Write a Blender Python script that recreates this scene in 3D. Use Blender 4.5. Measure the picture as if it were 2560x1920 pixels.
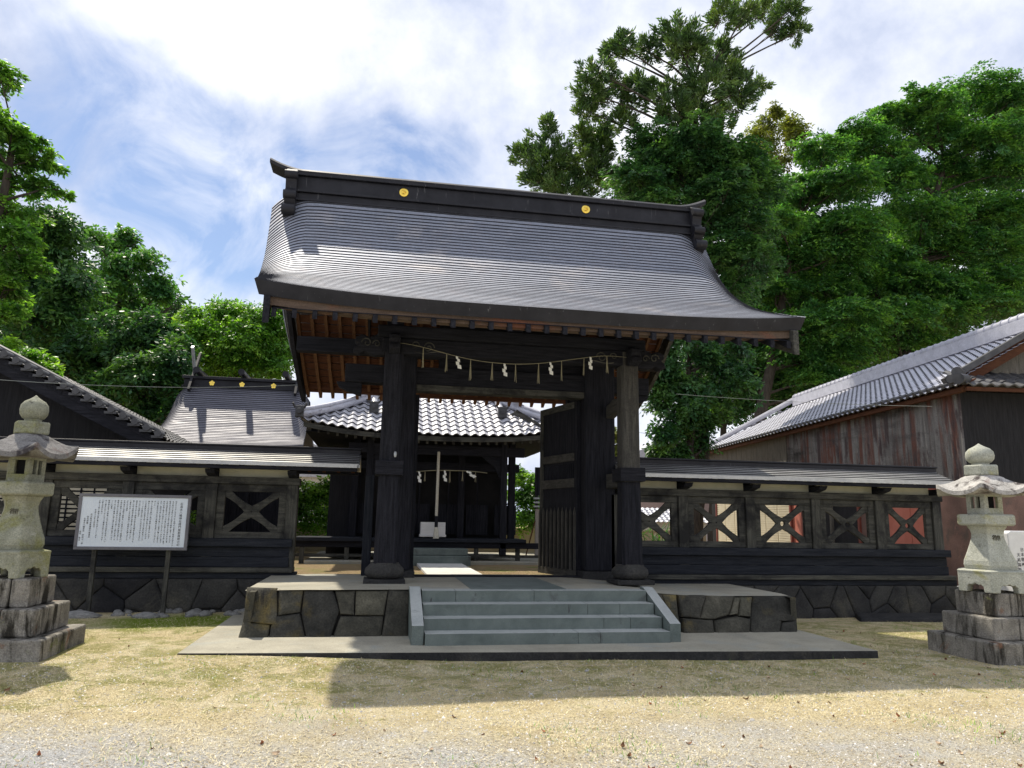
import bpy, math, random
import numpy as np
from mathutils import Vector, Matrix
random.seed(7); RNG=np.random.default_rng(11)
for o in list(bpy.data.objects): bpy.data.objects.remove(o)
S=bpy.context.scene; COL=S.collection
D2=math.radians
# ---------------------------------------------------------------- camera
F=1849.0; CX,CY=1280.0,960.0; CH=1.69
def _u(v): return v/np.linalg.norm(v)
_X=_u(np.array([10490.,516.,F])); _Z=np.array([166.,-10000.,F]); _Z=_u(_Z-_X*(_Z@_X)); _Y=-np.cross(_Z,_X)
if _Y[2]<0: _Y=-_Y
R=np.stack([_X,_Y,_Z],1)
cd=bpy.data.cameras.new('camera'); cam=bpy.data.objects.new('camera',cd); COL.objects.link(cam)
cd.sensor_width=36; cd.lens=36*F/2560; cd.clip_start=.05; cd.clip_end=3000
M=Matrix.Identity(4)
for i in range(3):
    M[i][0]=R[0,i]; M[i][1]=-R[1,i]; M[i][2]=-R[2,i]
M[2][3]=CH; cam.matrix_world=M; S.camera=cam
S.render.resolution_x=1024; S.render.resolution_y=768
def ray(px,py): return R.T@np.array([(px-CX)/F,(py-CY)/F,1.])
def at(px,py,y):
    d=ray(px,py); t=y/d[1]; return np.array([0,0,CH])+d*t
# ---------------------------------------------------------------- sun, sky, exposure
SUN=_u(np.array([-1.45,2.85,4.9]))
sl=bpy.data.lights.new('sun','SUN'); sl.energy=4.1; sl.angle=D2(1.0); sl.color=(1.,.92,.78)
so=bpy.data.objects.new('sun',sl); COL.objects.link(so)
so.rotation_euler=Vector(SUN).to_track_quat('Z','Y').to_euler()
S.view_settings.view_transform='Standard'; S.view_settings.look='None'; S.view_settings.gamma=1; S.view_settings.exposure=.56
W=bpy.data.worlds.new('World'); S.world=W; W.use_nodes=True
nt=W.node_tree; N=nt.nodes; L=nt.links; N.clear()
out=N.new('ShaderNodeOutputWorld'); bg=N.new('ShaderNodeBackground'); bg.inputs[1].default_value=.086
sky=N.new('ShaderNodeTexSky'); sky.sky_type='NISHITA'; sky.sun_disc=False
sky.sun_elevation=math.asin(SUN[2]); sky.sun_rotation=math.atan2(SUN[0],SUN[1]); sky.air_density=1.0; sky.dust_density=.6; sky.ozone_density=1.6
tc=N.new('ShaderNodeTexCoord')
nz=N.new('ShaderNodeTexNoise'); nz.inputs['Scale'].default_value=3.2; nz.inputs['Detail'].default_value=5; nz.inputs['Roughness'].default_value=.58; nz.inputs['Distortion'].default_value=.8
L.new(tc.outputs['Generated'],nz.inputs['Vector'])
def mth(op,a,b=None,c=None,clamp=False):
    n=N.new('ShaderNodeMath'); n.operation=op; n.use_clamp=clamp
    for i,q in enumerate((a,b,c)):
        if q is None: continue
        if isinstance(q,(int,float)): n.inputs[i].default_value=q
        else: L.new(q,n.inputs[i])
    return n.outputs[0]
acc=None
LOBES=[(330,330,190,.75),(470,440,190,.75),(620,430,150,.55),(880,420,170,.6),(1060,430,130,.55),(560,660,170,.6),(700,560,170,.55),(350,560,110,.3),(230,420,150,.45),(480,690,120,.35),(170,310,90,.3),(60,150,150,.5),(2300,330,150,.12),(1250,330,200,.15)]
for (px,py,r,w) in LOBES:
    d=_u(ray(px,py)); vd=N.new('ShaderNodeVectorMath'); vd.operation='DOT_PRODUCT'; L.new(tc.outputs['Generated'],vd.inputs[0]); vd.inputs[1].default_value=tuple(d)
    a=math.atan(r/F)
    mr=N.new('ShaderNodeMapRange'); mr.interpolation_type='SMOOTHSTEP'; mr.inputs[1].default_value=math.cos(a*1.35); mr.inputs[2].default_value=math.cos(a*.15); mr.inputs[3].default_value=0; mr.inputs[4].default_value=w
    L.new(vd.outputs['Value'],mr.inputs[0])
    acc=mr.outputs[0] if acc is None else mth('ADD',acc,mr.outputs[0])
nn=mth('MULTIPLY',mth('SUBTRACT',nz.outputs['Fac'],.5),2.1)
blue=N.new('ShaderNodeMapRange'); blue.interpolation_type='SMOOTHSTEP'; blue.inputs[1].default_value=.15; blue.inputs[2].default_value=1.15; blue.inputs[4].default_value=.97
nz3=N.new('ShaderNodeTexNoise'); nz3.inputs['Scale'].default_value=9; nz3.inputs['Detail'].default_value=9; nz3.inputs['Roughness'].default_value=.62; nz3.inputs['Distortion'].default_value=.6; L.new(tc.outputs['Generated'],nz3.inputs['Vector'])
nn=mth('ADD',nn,mth('MULTIPLY',mth('SUBTRACT',nz3.outputs['Fac'],.5),1.1))
L.new(mth('ADD',acc,nn),blue.inputs[0])
nz2=N.new('ShaderNodeTexNoise'); nz2.inputs['Scale'].default_value=4.0; nz2.inputs['Detail'].default_value=9; nz2.inputs['Roughness'].default_value=.6
L.new(tc.outputs['Generated'],nz2.inputs['Vector'])
cr=N.new('ShaderNodeValToRGB'); cr.color_ramp.elements[0].position=.38; cr.color_ramp.elements[0].color=(5.0,5.6,7.2,1); cr.color_ramp.elements[1].position=.6; cr.color_ramp.elements[1].color=(8.8,9.0,9.6,1)
L.new(nz2.outputs['Fac'],cr.inputs[0])
hs=N.new('ShaderNodeMixRGB'); hs.blend_type='MULTIPLY'; hs.inputs[0].default_value=1; hs.inputs[2].default_value=(.78,.82,.82,1); L.new(sky.outputs[0],hs.inputs[1])
lift=N.new('ShaderNodeMixRGB'); lift.blend_type='ADD'; lift.inputs[0].default_value=1; lift.inputs[2].default_value=(.55,.7,1.45,1); L.new(hs.outputs[0],lift.inputs[1])
mx=N.new('ShaderNodeMixRGB'); wisp=N.new('ShaderNodeMapRange'); wisp.inputs[1].default_value=.42; wisp.inputs[2].default_value=.66; wisp.inputs[3].default_value=1.0; wisp.inputs[4].default_value=.35
nz4=N.new('ShaderNodeTexNoise'); nz4.inputs['Scale'].default_value=6.5; nz4.inputs['Detail'].default_value=8; nz4.inputs['Roughness'].default_value=.6; nz4.inputs['Distortion'].default_value=1.0; L.new(tc.outputs['Generated'],nz4.inputs['Vector']); L.new(nz4.outputs['Fac'],wisp.inputs[0])
L.new(mth('MULTIPLY',blue.outputs[0],wisp.outputs[0]),mx.inputs[0]); L.new(cr.outputs[0],mx.inputs[1]); L.new(lift.outputs[0],mx.inputs[2])
L.new(mx.outputs[0],bg.inputs[0]); L.new(bg.outputs[0],out.inputs[0])
# ---------------------------------------------------------------- materials
def newmat(name):
    m=bpy.data.materials.new(name); m.use_nodes=True; return m,m.node_tree.nodes,m.node_tree.links,m.node_tree.nodes['Principled BSDF']
def noise(N,L,src,scale,detail=6,rough=.6,dist=0,vec=(1,1,1)):
    mp=N.new('ShaderNodeMapping'); mp.inputs['Scale'].default_value=vec; L.new(src,mp.inputs['Vector'])
    n=N.new('ShaderNodeTexNoise'); n.inputs['Scale'].default_value=scale; n.inputs['Detail'].default_value=detail; n.inputs['Roughness'].default_value=rough; n.inputs['Distortion'].default_value=dist
    L.new(mp.outputs[0],n.inputs['Vector']); return n.outputs['Fac']
def ramp(N,L,src,stops):
    r=N.new('ShaderNodeValToRGB'); e=r.color_ramp.elements
    while len(e)<len(stops): e.new(.5)
    for q,(p,c) in zip(e,stops): q.position=p; q.color=(*c,1) if len(c)==3 else c
    L.new(src,r.inputs[0]); return r.outputs[0]
def mixc(N,L,fac,a,b,mode='MIX'):
    n=N.new('ShaderNodeMixRGB'); n.blend_type=mode
    for i,q in enumerate((fac,a,b)):
        if isinstance(q,(int,float)): n.inputs[i].default_value=q
        elif isinstance(q,tuple): n.inputs[i].default_value=(*q,1)
        else: L.new(q,n.inputs[i])
    return n.outputs[0]
def pmat(name,stops,scale=4,vec=(1,1,1),rough=.8,bump=.3,dist=.02,metal=0,spec=.3,stain=None,detail=8,fine=None,rvar=0,tint=0):
    """stain=(scale,vec,lo,hi,color): patches of another colour; fine=(scale,amount): speckle"""
    m,N,L,B=newmat(name); t=N.new('ShaderNodeTexCoord').outputs['Object']
    f=noise(N,L,t,scale,detail,.65,.3,vec); c=ramp(N,L,f,stops); h=f
    for st in (stain or []):
        s=noise(N,L,t,st[0],7,.65,.4,st[1]); k=ramp(N,L,s,[(st[2],(0,0,0)),(st[3],(1,1,1))]); c=mixc(N,L,k,c,st[4])
    if fine:
        s=noise(N,L,t,fine[0],3,.7); k=ramp(N,L,s,[(.3,(1-fine[1],)*3),(.7,(1+fine[1],)*3)]); c=mixc(N,L,1.,c,k,'MULTIPLY')
        a=N.new('ShaderNodeMath'); a.operation='MULTIPLY_ADD'; L.new(s,a.inputs[0]); a.inputs[1].default_value=.5; L.new(h,a.inputs[2]); h=a.outputs[0]
    if tint:
        gi=N.new('ShaderNodeNewGeometry'); tr_=ramp(N,L,gi.outputs['Random Per Island'],[(0,(1-tint,1-tint,1-tint*.9)),(.5,(1,.97,.9)),(1,(1+tint,1+tint*.9,1+tint*.6))]); c=mixc(N,L,1.,c,tr_,'MULTIPLY')
    L.new(c,B.inputs['Base Color']); B.inputs['Roughness'].default_value=rough; B.inputs['Metallic'].default_value=metal; B.inputs['Specular IOR Level'].default_value=spec
    if rvar:
        k=ramp(N,L,noise(N,L,t,2.5,5,.6,0,vec),[(.3,(rough-rvar,)*3),(.7,(rough+rvar,)*3)]); L.new(k,B.inputs['Roughness'])
    if bump:
        b=N.new('ShaderNodeBump'); b.inputs['Strength'].default_value=bump; b.inputs['Distance'].default_value=dist; L.new(h,b.inputs['Height']); L.new(b.outputs[0],B.inputs['Normal'])
    return m
GX=(.7,9,9); GZ=(9,9,.7); GY=(9,.7,9)
def wood(name,a,b,vec,**k):
    return pmat(name,[(.25,a),(.75,b)],scale=3,vec=vec,rough=.85,bump=.7,dist=.012,spec=.15,fine=(60,.25),**k)
MT={}
for ax,v in (('x',GX),('y',GY),('z',GZ)):
    MT['dark_'+ax]=wood('dark_weathered_wood_'+ax,(.003,.0035,.0055),(.028,.0285,.036),v)
    MT['grey_'+ax]=wood('grey_weathered_wood_'+ax,(.018,.019,.019),(.115,.112,.095),v,stain=[(1.7,(1,1,1),.48,.62,(.022,.022,.022))])
    MT['brown_'+ax]=wood('red_brown_wood_'+ax,(.04,.016,.01),(.11,.046,.024),v,stain=[(3,(1,1,1),.5,.7,(.09,.04,.02))])
    MT['pale_'+ax]=wood('pale_rafter_wood_'+ax,(.07,.034,.018),(.165,.085,.042),v)
    MT['fence_'+ax]=wood('fence_board_wood_'+ax,(.006,.008,.013),(.034,.037,.045),v)
MT['eave']=wood('eave_plank_wood',(.06,.042,.032),(.15,.108,.08),GX,stain=[(1.2,(.5,1,1),.55,.65,(.16,.07,.045))])
for ax,v in (('y',GY),('z',GZ)): MT['light_'+ax]=wood('light_grey_wood_'+ax,(.026,.026,.025),(.105,.1,.088),v,stain=[(2.4,(1,1,1),.52,.64,(.05,.048,.044))])
MT['copper']=pmat('aged_copper_sheet',[(.3,(.19,.205,.245)),(.7,(.32,.34,.4))],scale=2.2,vec=(.5,3,3),rough=.64,bump=.1,dist=.003,metal=.6,spec=.5,rvar=.06,fine=(26,.22),stain=[(2.6,(2,1,1),.52,.72,(.26,.26,.3)),(1.1,(1,1,1),.55,.7,(.38,.37,.39)),(5,(6,.3,.3),.68,.73,(.46,.46,.5))])
MT['copper_dark']=pmat('dark_copper_ridge',[(.3,(.008,.008,.011)),(.7,(.021,.021,.026))],scale=3,rough=.5,bump=.1,dist=.004,metal=.05,spec=.25,rvar=.1,stain=[(4,(5,5,.4),.64,.72,(.12,.12,.125))])
MT['copper_fence']=pmat('copper_fence_sheet',[(.3,(.34,.34,.34)),(.7,(.52,.52,.5))],scale=2.5,vec=(.5,3,3),rough=.48,bump=.1,dist=.004,metal=.7,spec=.5,rvar=.1,fine=(14,.12))
MT['gold']=pmat('gold_leaf',[(.3,(.8,.55,.08)),(.7,(.95,.7,.15))],scale=6,rough=.3,bump=.05,metal=.85,spec=.5)
MT['tile_bright']=pmat('silver_glazed_tile',[(.3,(.38,.38,.42)),(.7,(.54,.54,.58))],scale=5,rough=.38,bump=.08,dist=.004,spec=.7,rvar=.08,stain=[(2,(1,1,1),.62,.74,(.38,.38,.41))],fine=(25,.12))
MT['tile']=pmat('grey_clay_tile',[(.3,(.37,.375,.43)),(.7,(.52,.525,.59))],scale=4,rough=.4,bump=.1,dist=.004,spec=.6,rvar=.08,fine=(25,.15),stain=[(1.2,(1,1,1),.6,.74,(.28,.28,.32))])
MT['copper_old']=pmat('old_dull_copper_sheet',[(.3,(.1,.1,.125)),(.7,(.17,.17,.2))],scale=2.2,vec=(.5,3,3),rough=.6,bump=.12,dist=.004,metal=.2,spec=.4,rvar=.1,fine=(14,.12),stain=[(3,(4,.3,.3),.66,.74,(.26,.26,.28))])
MT['tile_dark']=pmat('dark_clay_tile',[(.3,(.03,.03,.033)),(.7,(.075,.075,.08))],scale=4,rough=.5,bump=.15,dist=.005,spec=.4)
MT['plaster']=pmat('cream_plaster',[(.3,(.38,.37,.27)),(.7,(.5,.48,.36))],scale=3,rough=.9,bump=.1,stain=[(3,(1,1,1),.6,.75,(.36,.33,.25))])
MT['block']=pmat('platform_stone',tint=.45,stops=[(.25,(.026,.027,.023)),(.55,(.072,.07,.057)),(.8,(.135,.13,.105))],scale=3.2,rough=.92,bump=.8,dist=.035,spec=.2,fine=(38,.3),stain=[(1.3,(1,1,1),.55,.68,(.15,.12,.05)),(1.7,(1.4,1,.6),.62,.72,(.02,.02,.02))])
MT['footing']=pmat('footing_stone',tint=.5,stops=[(.25,(.018,.019,.022)),(.7,(.06,.06,.06))],scale=2.6,rough=.92,bump=.7,dist=.03,spec=.2,fine=(34,.3),stain=[(1.4,(1,1,1),.58,.72,(.085,.082,.07))])
MT['mortar']=pmat('dark_earth_mortar',[(.3,(.012,.012,.012)),(.7,(.03,.028,.026))],scale=12,rough=1,bump=.4)
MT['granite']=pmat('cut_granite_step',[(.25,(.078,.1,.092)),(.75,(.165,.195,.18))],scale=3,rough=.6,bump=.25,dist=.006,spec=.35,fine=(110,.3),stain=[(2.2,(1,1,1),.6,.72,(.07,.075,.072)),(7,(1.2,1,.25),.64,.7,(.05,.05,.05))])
MT['granite_skylit']=pmat('skylit_granite_tread',[(.25,(.3,.32,.31)),(.75,(.45,.47,.45))],scale=3,rough=.6,bump=.2,fine=(110,.25),stain=[(3,(1,1,1),.62,.72,(.2,.21,.2))])  # paler granite: sky light on upward faces put into the colour
MT['lantern_roof_dark']=pmat('dark_mossy_lantern_roof',[(.3,(.13,.125,.12)),(.7,(.26,.25,.24))],scale=6,rough=.95,bump=.8,dist=.02,spec=.15,fine=(60,.3),stain=[(3.5,(1,1,1),.5,.6,(.05,.045,.048)),(2.3,(1,1,1),.58,.68,(.13,.09,.08))])
MT['concrete']=pmat('worn_concrete',[(.25,(.24,.225,.18)),(.75,(.4,.375,.3))],scale=1.6,rough=.9,bump=.3,dist=.008,spec=.2,fine=(90,.22),stain=[(1.1,(1,1,1),.52,.68,(.29,.3,.27)),(5,(1,1,1),.66,.72,(.16,.15,.12))])
MT['path']=pmat('pale_path_concrete',[(.25,(.5,.49,.46)),(.75,(.65,.64,.61))],scale=2,rough=.85,bump=.2,fine=(80,.15))
MT['lantern']=pmat('lichen_lantern_stone',[(.25,(.26,.27,.22)),(.7,(.47,.475,.41))],scale=3.5,rough=.95,bump=.7,dist=.02,spec=.15,fine=(60,.28),stain=[(2.6,(1,1,1),.56,.68,(.33,.32,.17)),(4,(1,1,1),.64,.72,(.07,.06,.055))])
MT['lantern_old']=pmat('mossy_old_lantern_stone',[(.25,(.15,.155,.11)),(.7,(.33,.33,.26))],scale=3.5,rough=.95,bump=.8,dist=.02,spec=.15,fine=(60,.3),stain=[(2.2,(1,1,1),.5,.64,(.2,.2,.08)),(3,(1.5,1.5,.7),.6,.7,(.06,.055,.045)),(4,(1,1,1),.64,.72,(.4,.4,.35))])
MT['pale_grey']=wood('pale_grey_planks',(.28,.25,.22),(.42,.38,.34),GZ)
MT['lantern_base']=pmat('stained_lantern_base',[(.25,(.13,.12,.105)),(.7,(.33,.31,.27))],scale=4,rough=.95,bump=.9,dist=.03,spec=.15,fine=(55,.35),stain=[(2.2,(2.2,2.2,.5),.5,.62,(.035,.032,.026)),(3,(1,1,1),.6,.7,(.22,.12,.075)),(2.4,(1,1,1),.63,.72,(.14,.15,.06))])
MT['lantern_roof']=pmat('mossy_lantern_roof',[(.3,(.3,.29,.27)),(.7,(.5,.48,.45))],scale=6,rough=.95,bump=.8,dist=.02,spec=.15,fine=(60,.3),stain=[(3.5,(1,1,1),.5,.6,(.07,.06,.058)),(2.3,(1,1,1),.58,.68,(.2,.12,.1))])
MT['white_stone']=pmat('pale_polished_stone',[(.3,(.6,.6,.6)),(.7,(.72,.72,.72))],scale=5,rough=.5,bump=.05,fine=(120,.1))
MT['ink']=pmat('black_ink',[(.3,(.02,.02,.022)),(.7,(.035,.035,.04))],scale=20,rough=.8,bump=0)
MT['faded']=pmat('carved_shadow_stain',[(.3,(.055,.05,.035)),(.7,(.12,.11,.08))],scale=30,rough=1,bump=.2)
MT['board_white']=pmat('white_painted_panel',[(.3,(.54,.6,.67)),(.7,(.63,.68,.74))],scale=2,rough=.5,bump=.03)
MT['frame_grey']=pmat('grey_sign_frame',[(.3,(.1,.1,.115)),(.7,(.17,.165,.18))],scale=5,rough=.6,bump=.1)
MT['paper']=pmat('white_folded_paper',[(.3,(.75,.75,.7)),(.7,(.85,.85,.8))],scale=10,rough=.8,bump=.05)
MT['straw']=pmat('straw_rope',[(.3,(.2,.185,.12)),(.7,(.34,.31,.21))],scale=30,vec=(4,4,1),rough=.95,bump=.4,dist=.004)
MT['rope']=pmat('twisted_hemp_rope',[(.3,(.45,.43,.36)),(.7,(.65,.62,.53))],scale=30,rough=.95,bump=.3,dist=.004)
MT['box_white']=pmat('pale_offering_wood',[(.3,(.6,.59,.58)),(.7,(.72,.71,.7))],scale=4,vec=GX,rough=.7,bump=.1)
MT['rust']=pmat('rusted_corrugated_iron',[(.3,(.09,.085,.082)),(.7,(.22,.215,.21))],scale=2.2,vec=(3.5,3.5,.35),rough=.62,bump=.2,metal=.15,spec=.4,stain=[(2.2,(6,6,.2),.56,.66,(.22,.215,.205)),(.9,(3,3,.3),.48,.58,(.115,.047,.034)),(1.3,(2.4,2.4,.5),.52,.6,(.06,.042,.043)),(.5,(.6,.6,2.2),.5,.66,(.042,.038,.037))],fine=(40,.25))
MT['rust_flat']=pmat('red_brown_painted_iron',[(.3,(.12,.075,.062)),(.7,(.2,.12,.1))],scale=1.6,rough=.75,bump=.15,stain=[(1.2,(1,1,.5),.52,.64,(.085,.07,.06)),(3,(1,1,1),.6,.7,(.22,.12,.1))],fine=(50,.2))
MT['boards_grey']=wood('old_grey_wall_boards',(.06,.055,.045),(.19,.175,.15),GZ)
MT['shutter']=pmat('cream_shutter',[(.3,(.58,.52,.38)),(.7,(.68,.62,.47))],scale=2,rough=.6,bump=.05)
MT['red_door']=pmat('faded_red_door',[(.3,(.42,.13,.09)),(.7,(.52,.18,.13))],scale=2,rough=.65,bump=.1)
MT['red_post']=pmat('red_iron_post',[(.3,(.14,.035,.025)),(.7,(.22,.06,.04))],scale=4,rough=.6,bump=.1)
MT['black_wall']=pmat('near_black_boards',[(.3,(.004,.004,.006)),(.7,(.018,.018,.021))],scale=3,vec=GZ,rough=.8,bump=.5)  # near-black colour for dark walls and the doorway panel
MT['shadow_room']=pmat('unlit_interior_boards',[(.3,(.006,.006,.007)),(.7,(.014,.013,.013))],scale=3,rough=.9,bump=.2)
MT['wall_beige']=pmat('beige_garden_wall',[(.3,(.4,.33,.22)),(.7,(.52,.44,.31))],scale=2,rough=.9,bump=.2)
MT['house_white']=pmat('white_house_wall',[(.3,(.66,.66,.66)),(.7,(.74,.74,.74))],scale=2,rough=.8,bump=.05)
MT['wire']=pmat('grey_cable',[(.3,(.2,.22,.2)),(.7,(.28,.3,.28))],scale=5,rough=.5,bump=0)
MT['bark']=pmat('tree_bark',[(.3,(.02,.017,.014)),(.7,(.075,.062,.05))],scale=5,vec=(2,2,.5),rough=.95,bump=.8,dist=.03)
MT['pebble']=pmat('rounded_garden_stone',[(.3,(.12,.12,.115)),(.7,(.3,.295,.28))],scale=4,rough=.9,bump=.4,dist=.02,fine=(50,.2))
MT['white_metal']=pmat('galvanised_fitting',[(.3,(.3,.32,.33)),(.7,(.42,.44,.45))],scale=6,rough=.4,bump=0,metal=.4)
def leafmat(name,a,b,c,trans=.45):
    m,N,L,B=newmat(name); N.remove(B); o=N['Material Output']
    t=N.new('ShaderNodeTexCoord').outputs['Object']; f=noise(N,L,t,1.1,4,.6); col=ramp(N,L,f,[(.36,a),(.5,b),(.62,c)])
    g=N.new('ShaderNodeNewGeometry'); hue=N.new('ShaderNodeHueSaturation'); L.new(col,hue.inputs['Color'])
    r=N.new('ShaderNodeMapRange'); L.new(g.outputs['Random Per Island'],r.inputs[0]); r.inputs[3].default_value=.5; r.inputs[4].default_value=1.6; L.new(r.outputs[0],hue.inputs['Value'])
    d=N.new('ShaderNodeBsdfPrincipled'); L.new(hue.outputs[0],d.inputs['Base Color']); d.inputs['Roughness'].default_value=.42; d.inputs['Specular IOR Level'].default_value=.35
    tr=N.new('ShaderNodeBsdfTranslucent'); tcx=mixc(N,L,1.,hue.outputs[0],(1.5,1.55,.5),'MULTIPLY'); L.new(tcx,tr.inputs[0])
    ms=N.new('ShaderNodeMixShader'); ms.inputs[0].default_value=trans; L.new(d.outputs[0],ms.inputs[1]); L.new(tr.outputs[0],ms.inputs[2]); L.new(ms.outputs[0],o.inputs[0]); return m
LF={'cedar':leafmat('podocarp_leaf',(.035,.075,.03),(.06,.115,.038),(.11,.17,.05),.35),
    'zelkova':leafmat('zelkova_leaf',(.036,.115,.044),(.062,.17,.05),(.14,.29,.06),.45),
    'dark':leafmat('dark_evergreen_leaf',(.024,.075,.034),(.045,.12,.042),(.09,.19,.052),.4),
    'bright':leafmat('bright_maple_leaf',(.07,.18,.03),(.12,.26,.04),(.21,.36,.055),.52),
    'maple':leafmat('maple_leaf',(.055,.15,.038),(.095,.22,.046),(.18,.34,.06),.5),
    'olive':leafmat('olive_leaf',(.1,.13,.03),(.15,.18,.04),(.22,.22,.05),.45)}
def ground_mat():
    m,N,L,B=newmat('dry_grass_dirt_gravel'); t=N.new('ShaderNodeNewGeometry').outputs['Position']
    f=noise(N,L,t,1.3,8,.65); dirt=ramp(N,L,f,[(.25,(.55,.44,.23)),(.5,(.77,.65,.39)),(.75,(.88,.79,.56))])
    g=noise(N,L,t,55,3,.7); grav=ramp(N,L,g,[(.25,(.33,.33,.335)),(.5,(.6,.6,.59)),(.75,(.86,.85,.83))])
    sx=N.new('ShaderNodeSeparateXYZ'); L.new(t,sx.inputs[0])
    def mr(src,a,b,c=0,d=1):
        n=N.new('ShaderNodeMapRange'); n.interpolation_type='SMOOTHSTEP'; L.new(src,n.inputs[0])
        for i,q in enumerate((a,b,c,d)): n.inputs[i+1].default_value=q
        return n.outputs[0]
    def mt(op,a,b):
        n=N.new('ShaderNodeMath'); n.operation=op; n.use_clamp=False
        for i,q in enumerate((a,b)):
            if isinstance(q,(int,float)): n.inputs[i].default_value=q
            else: L.new(q,n.inputs[i])
        return n.outputs[0]
    big=noise(N,L,t,.5,9,.72); 
    near=mr(sx.outputs[1],8.0,5.0); k=mr(mt('ADD',mt('ADD',mt('MULTIPLY',near,.34),mt('MULTIPLY',mt('MULTIPLY',mr(sx.outputs[0],1.5,-2.5),mr(sx.outputs[1],8.3,6.2)),.2)),big),.58,1.02)
    c=mixc(N,L,k,dirt,grav)
    mo=noise(N,L,t,2.3,9,.8,.6); 
    band=mt('MULTIPLY',mr(sx.outputs[1],6.0,8.5),mr(sx.outputs[1],13.6,12.2)); mk=mr(mt('MULTIPLY_ADD' if False else 'ADD',mt('MULTIPLY',band,.16),mo),.58,.74)
    c=mixc(N,L,mt('MULTIPLY',mk,.75),c,(.27,.28,.06))
    # moss beside the left of the platform
    dx=mt('SUBTRACT',sx.outputs[0],-2.9); dy=mt('SUBTRACT',sx.outputs[1],12.6); rr=mt('ADD',mt('MULTIPLY',dx,dx),mt('MULTIPLY',mt('MULTIPLY',dy,dy),1.6))
    ms=mt('MULTIPLY',mr(rr,2.2,.2),mr(mo,.34,.46)); c=mixc(N,L,ms,c,(.2,.29,.02))
    back=mr(sx.outputs[1],14.2,14.9); bc=ramp(N,L,f,[(.3,(.3,.22,.12)),(.5,(.38,.28,.16)),(.7,(.2,.24,.06))]); c=mixc(N,L,back,c,bc)
    fi=noise(N,L,t,90,3,.75); k2=ramp(N,L,fi,[(.3,(.52,)*3),(.7,(1.42,)*3)]); c=mixc(N,L,1.,c,k2,'MULTIPLY')
    sp=noise(N,L,t,38,4,.8); c=mixc(N,L,ramp(N,L,sp,[(.6,(0,0,0)),(.68,(.75,.75,.75))]),c,(.16,.12,.07)); c=mixc(N,L,ramp(N,L,sp,[(.32,(.4,.4,.4)),(.4,(0,0,0))]),c,(.62,.57,.42))
    L.new(c,B.inputs['Base Color']); B.inputs['Roughness'].default_value=1; B.inputs['Specular IOR Level'].default_value=.1
    b=N.new('ShaderNodeBump'); b.inputs['Strength'].default_value=1; b.inputs['Distance'].default_value=.04; hh=mt('ADD',mt('MULTIPLY',g,.6),fi); L.new(hh,b.inputs['Height']); L.new(b.outputs[0],B.inputs['Normal'])
    return m
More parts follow.
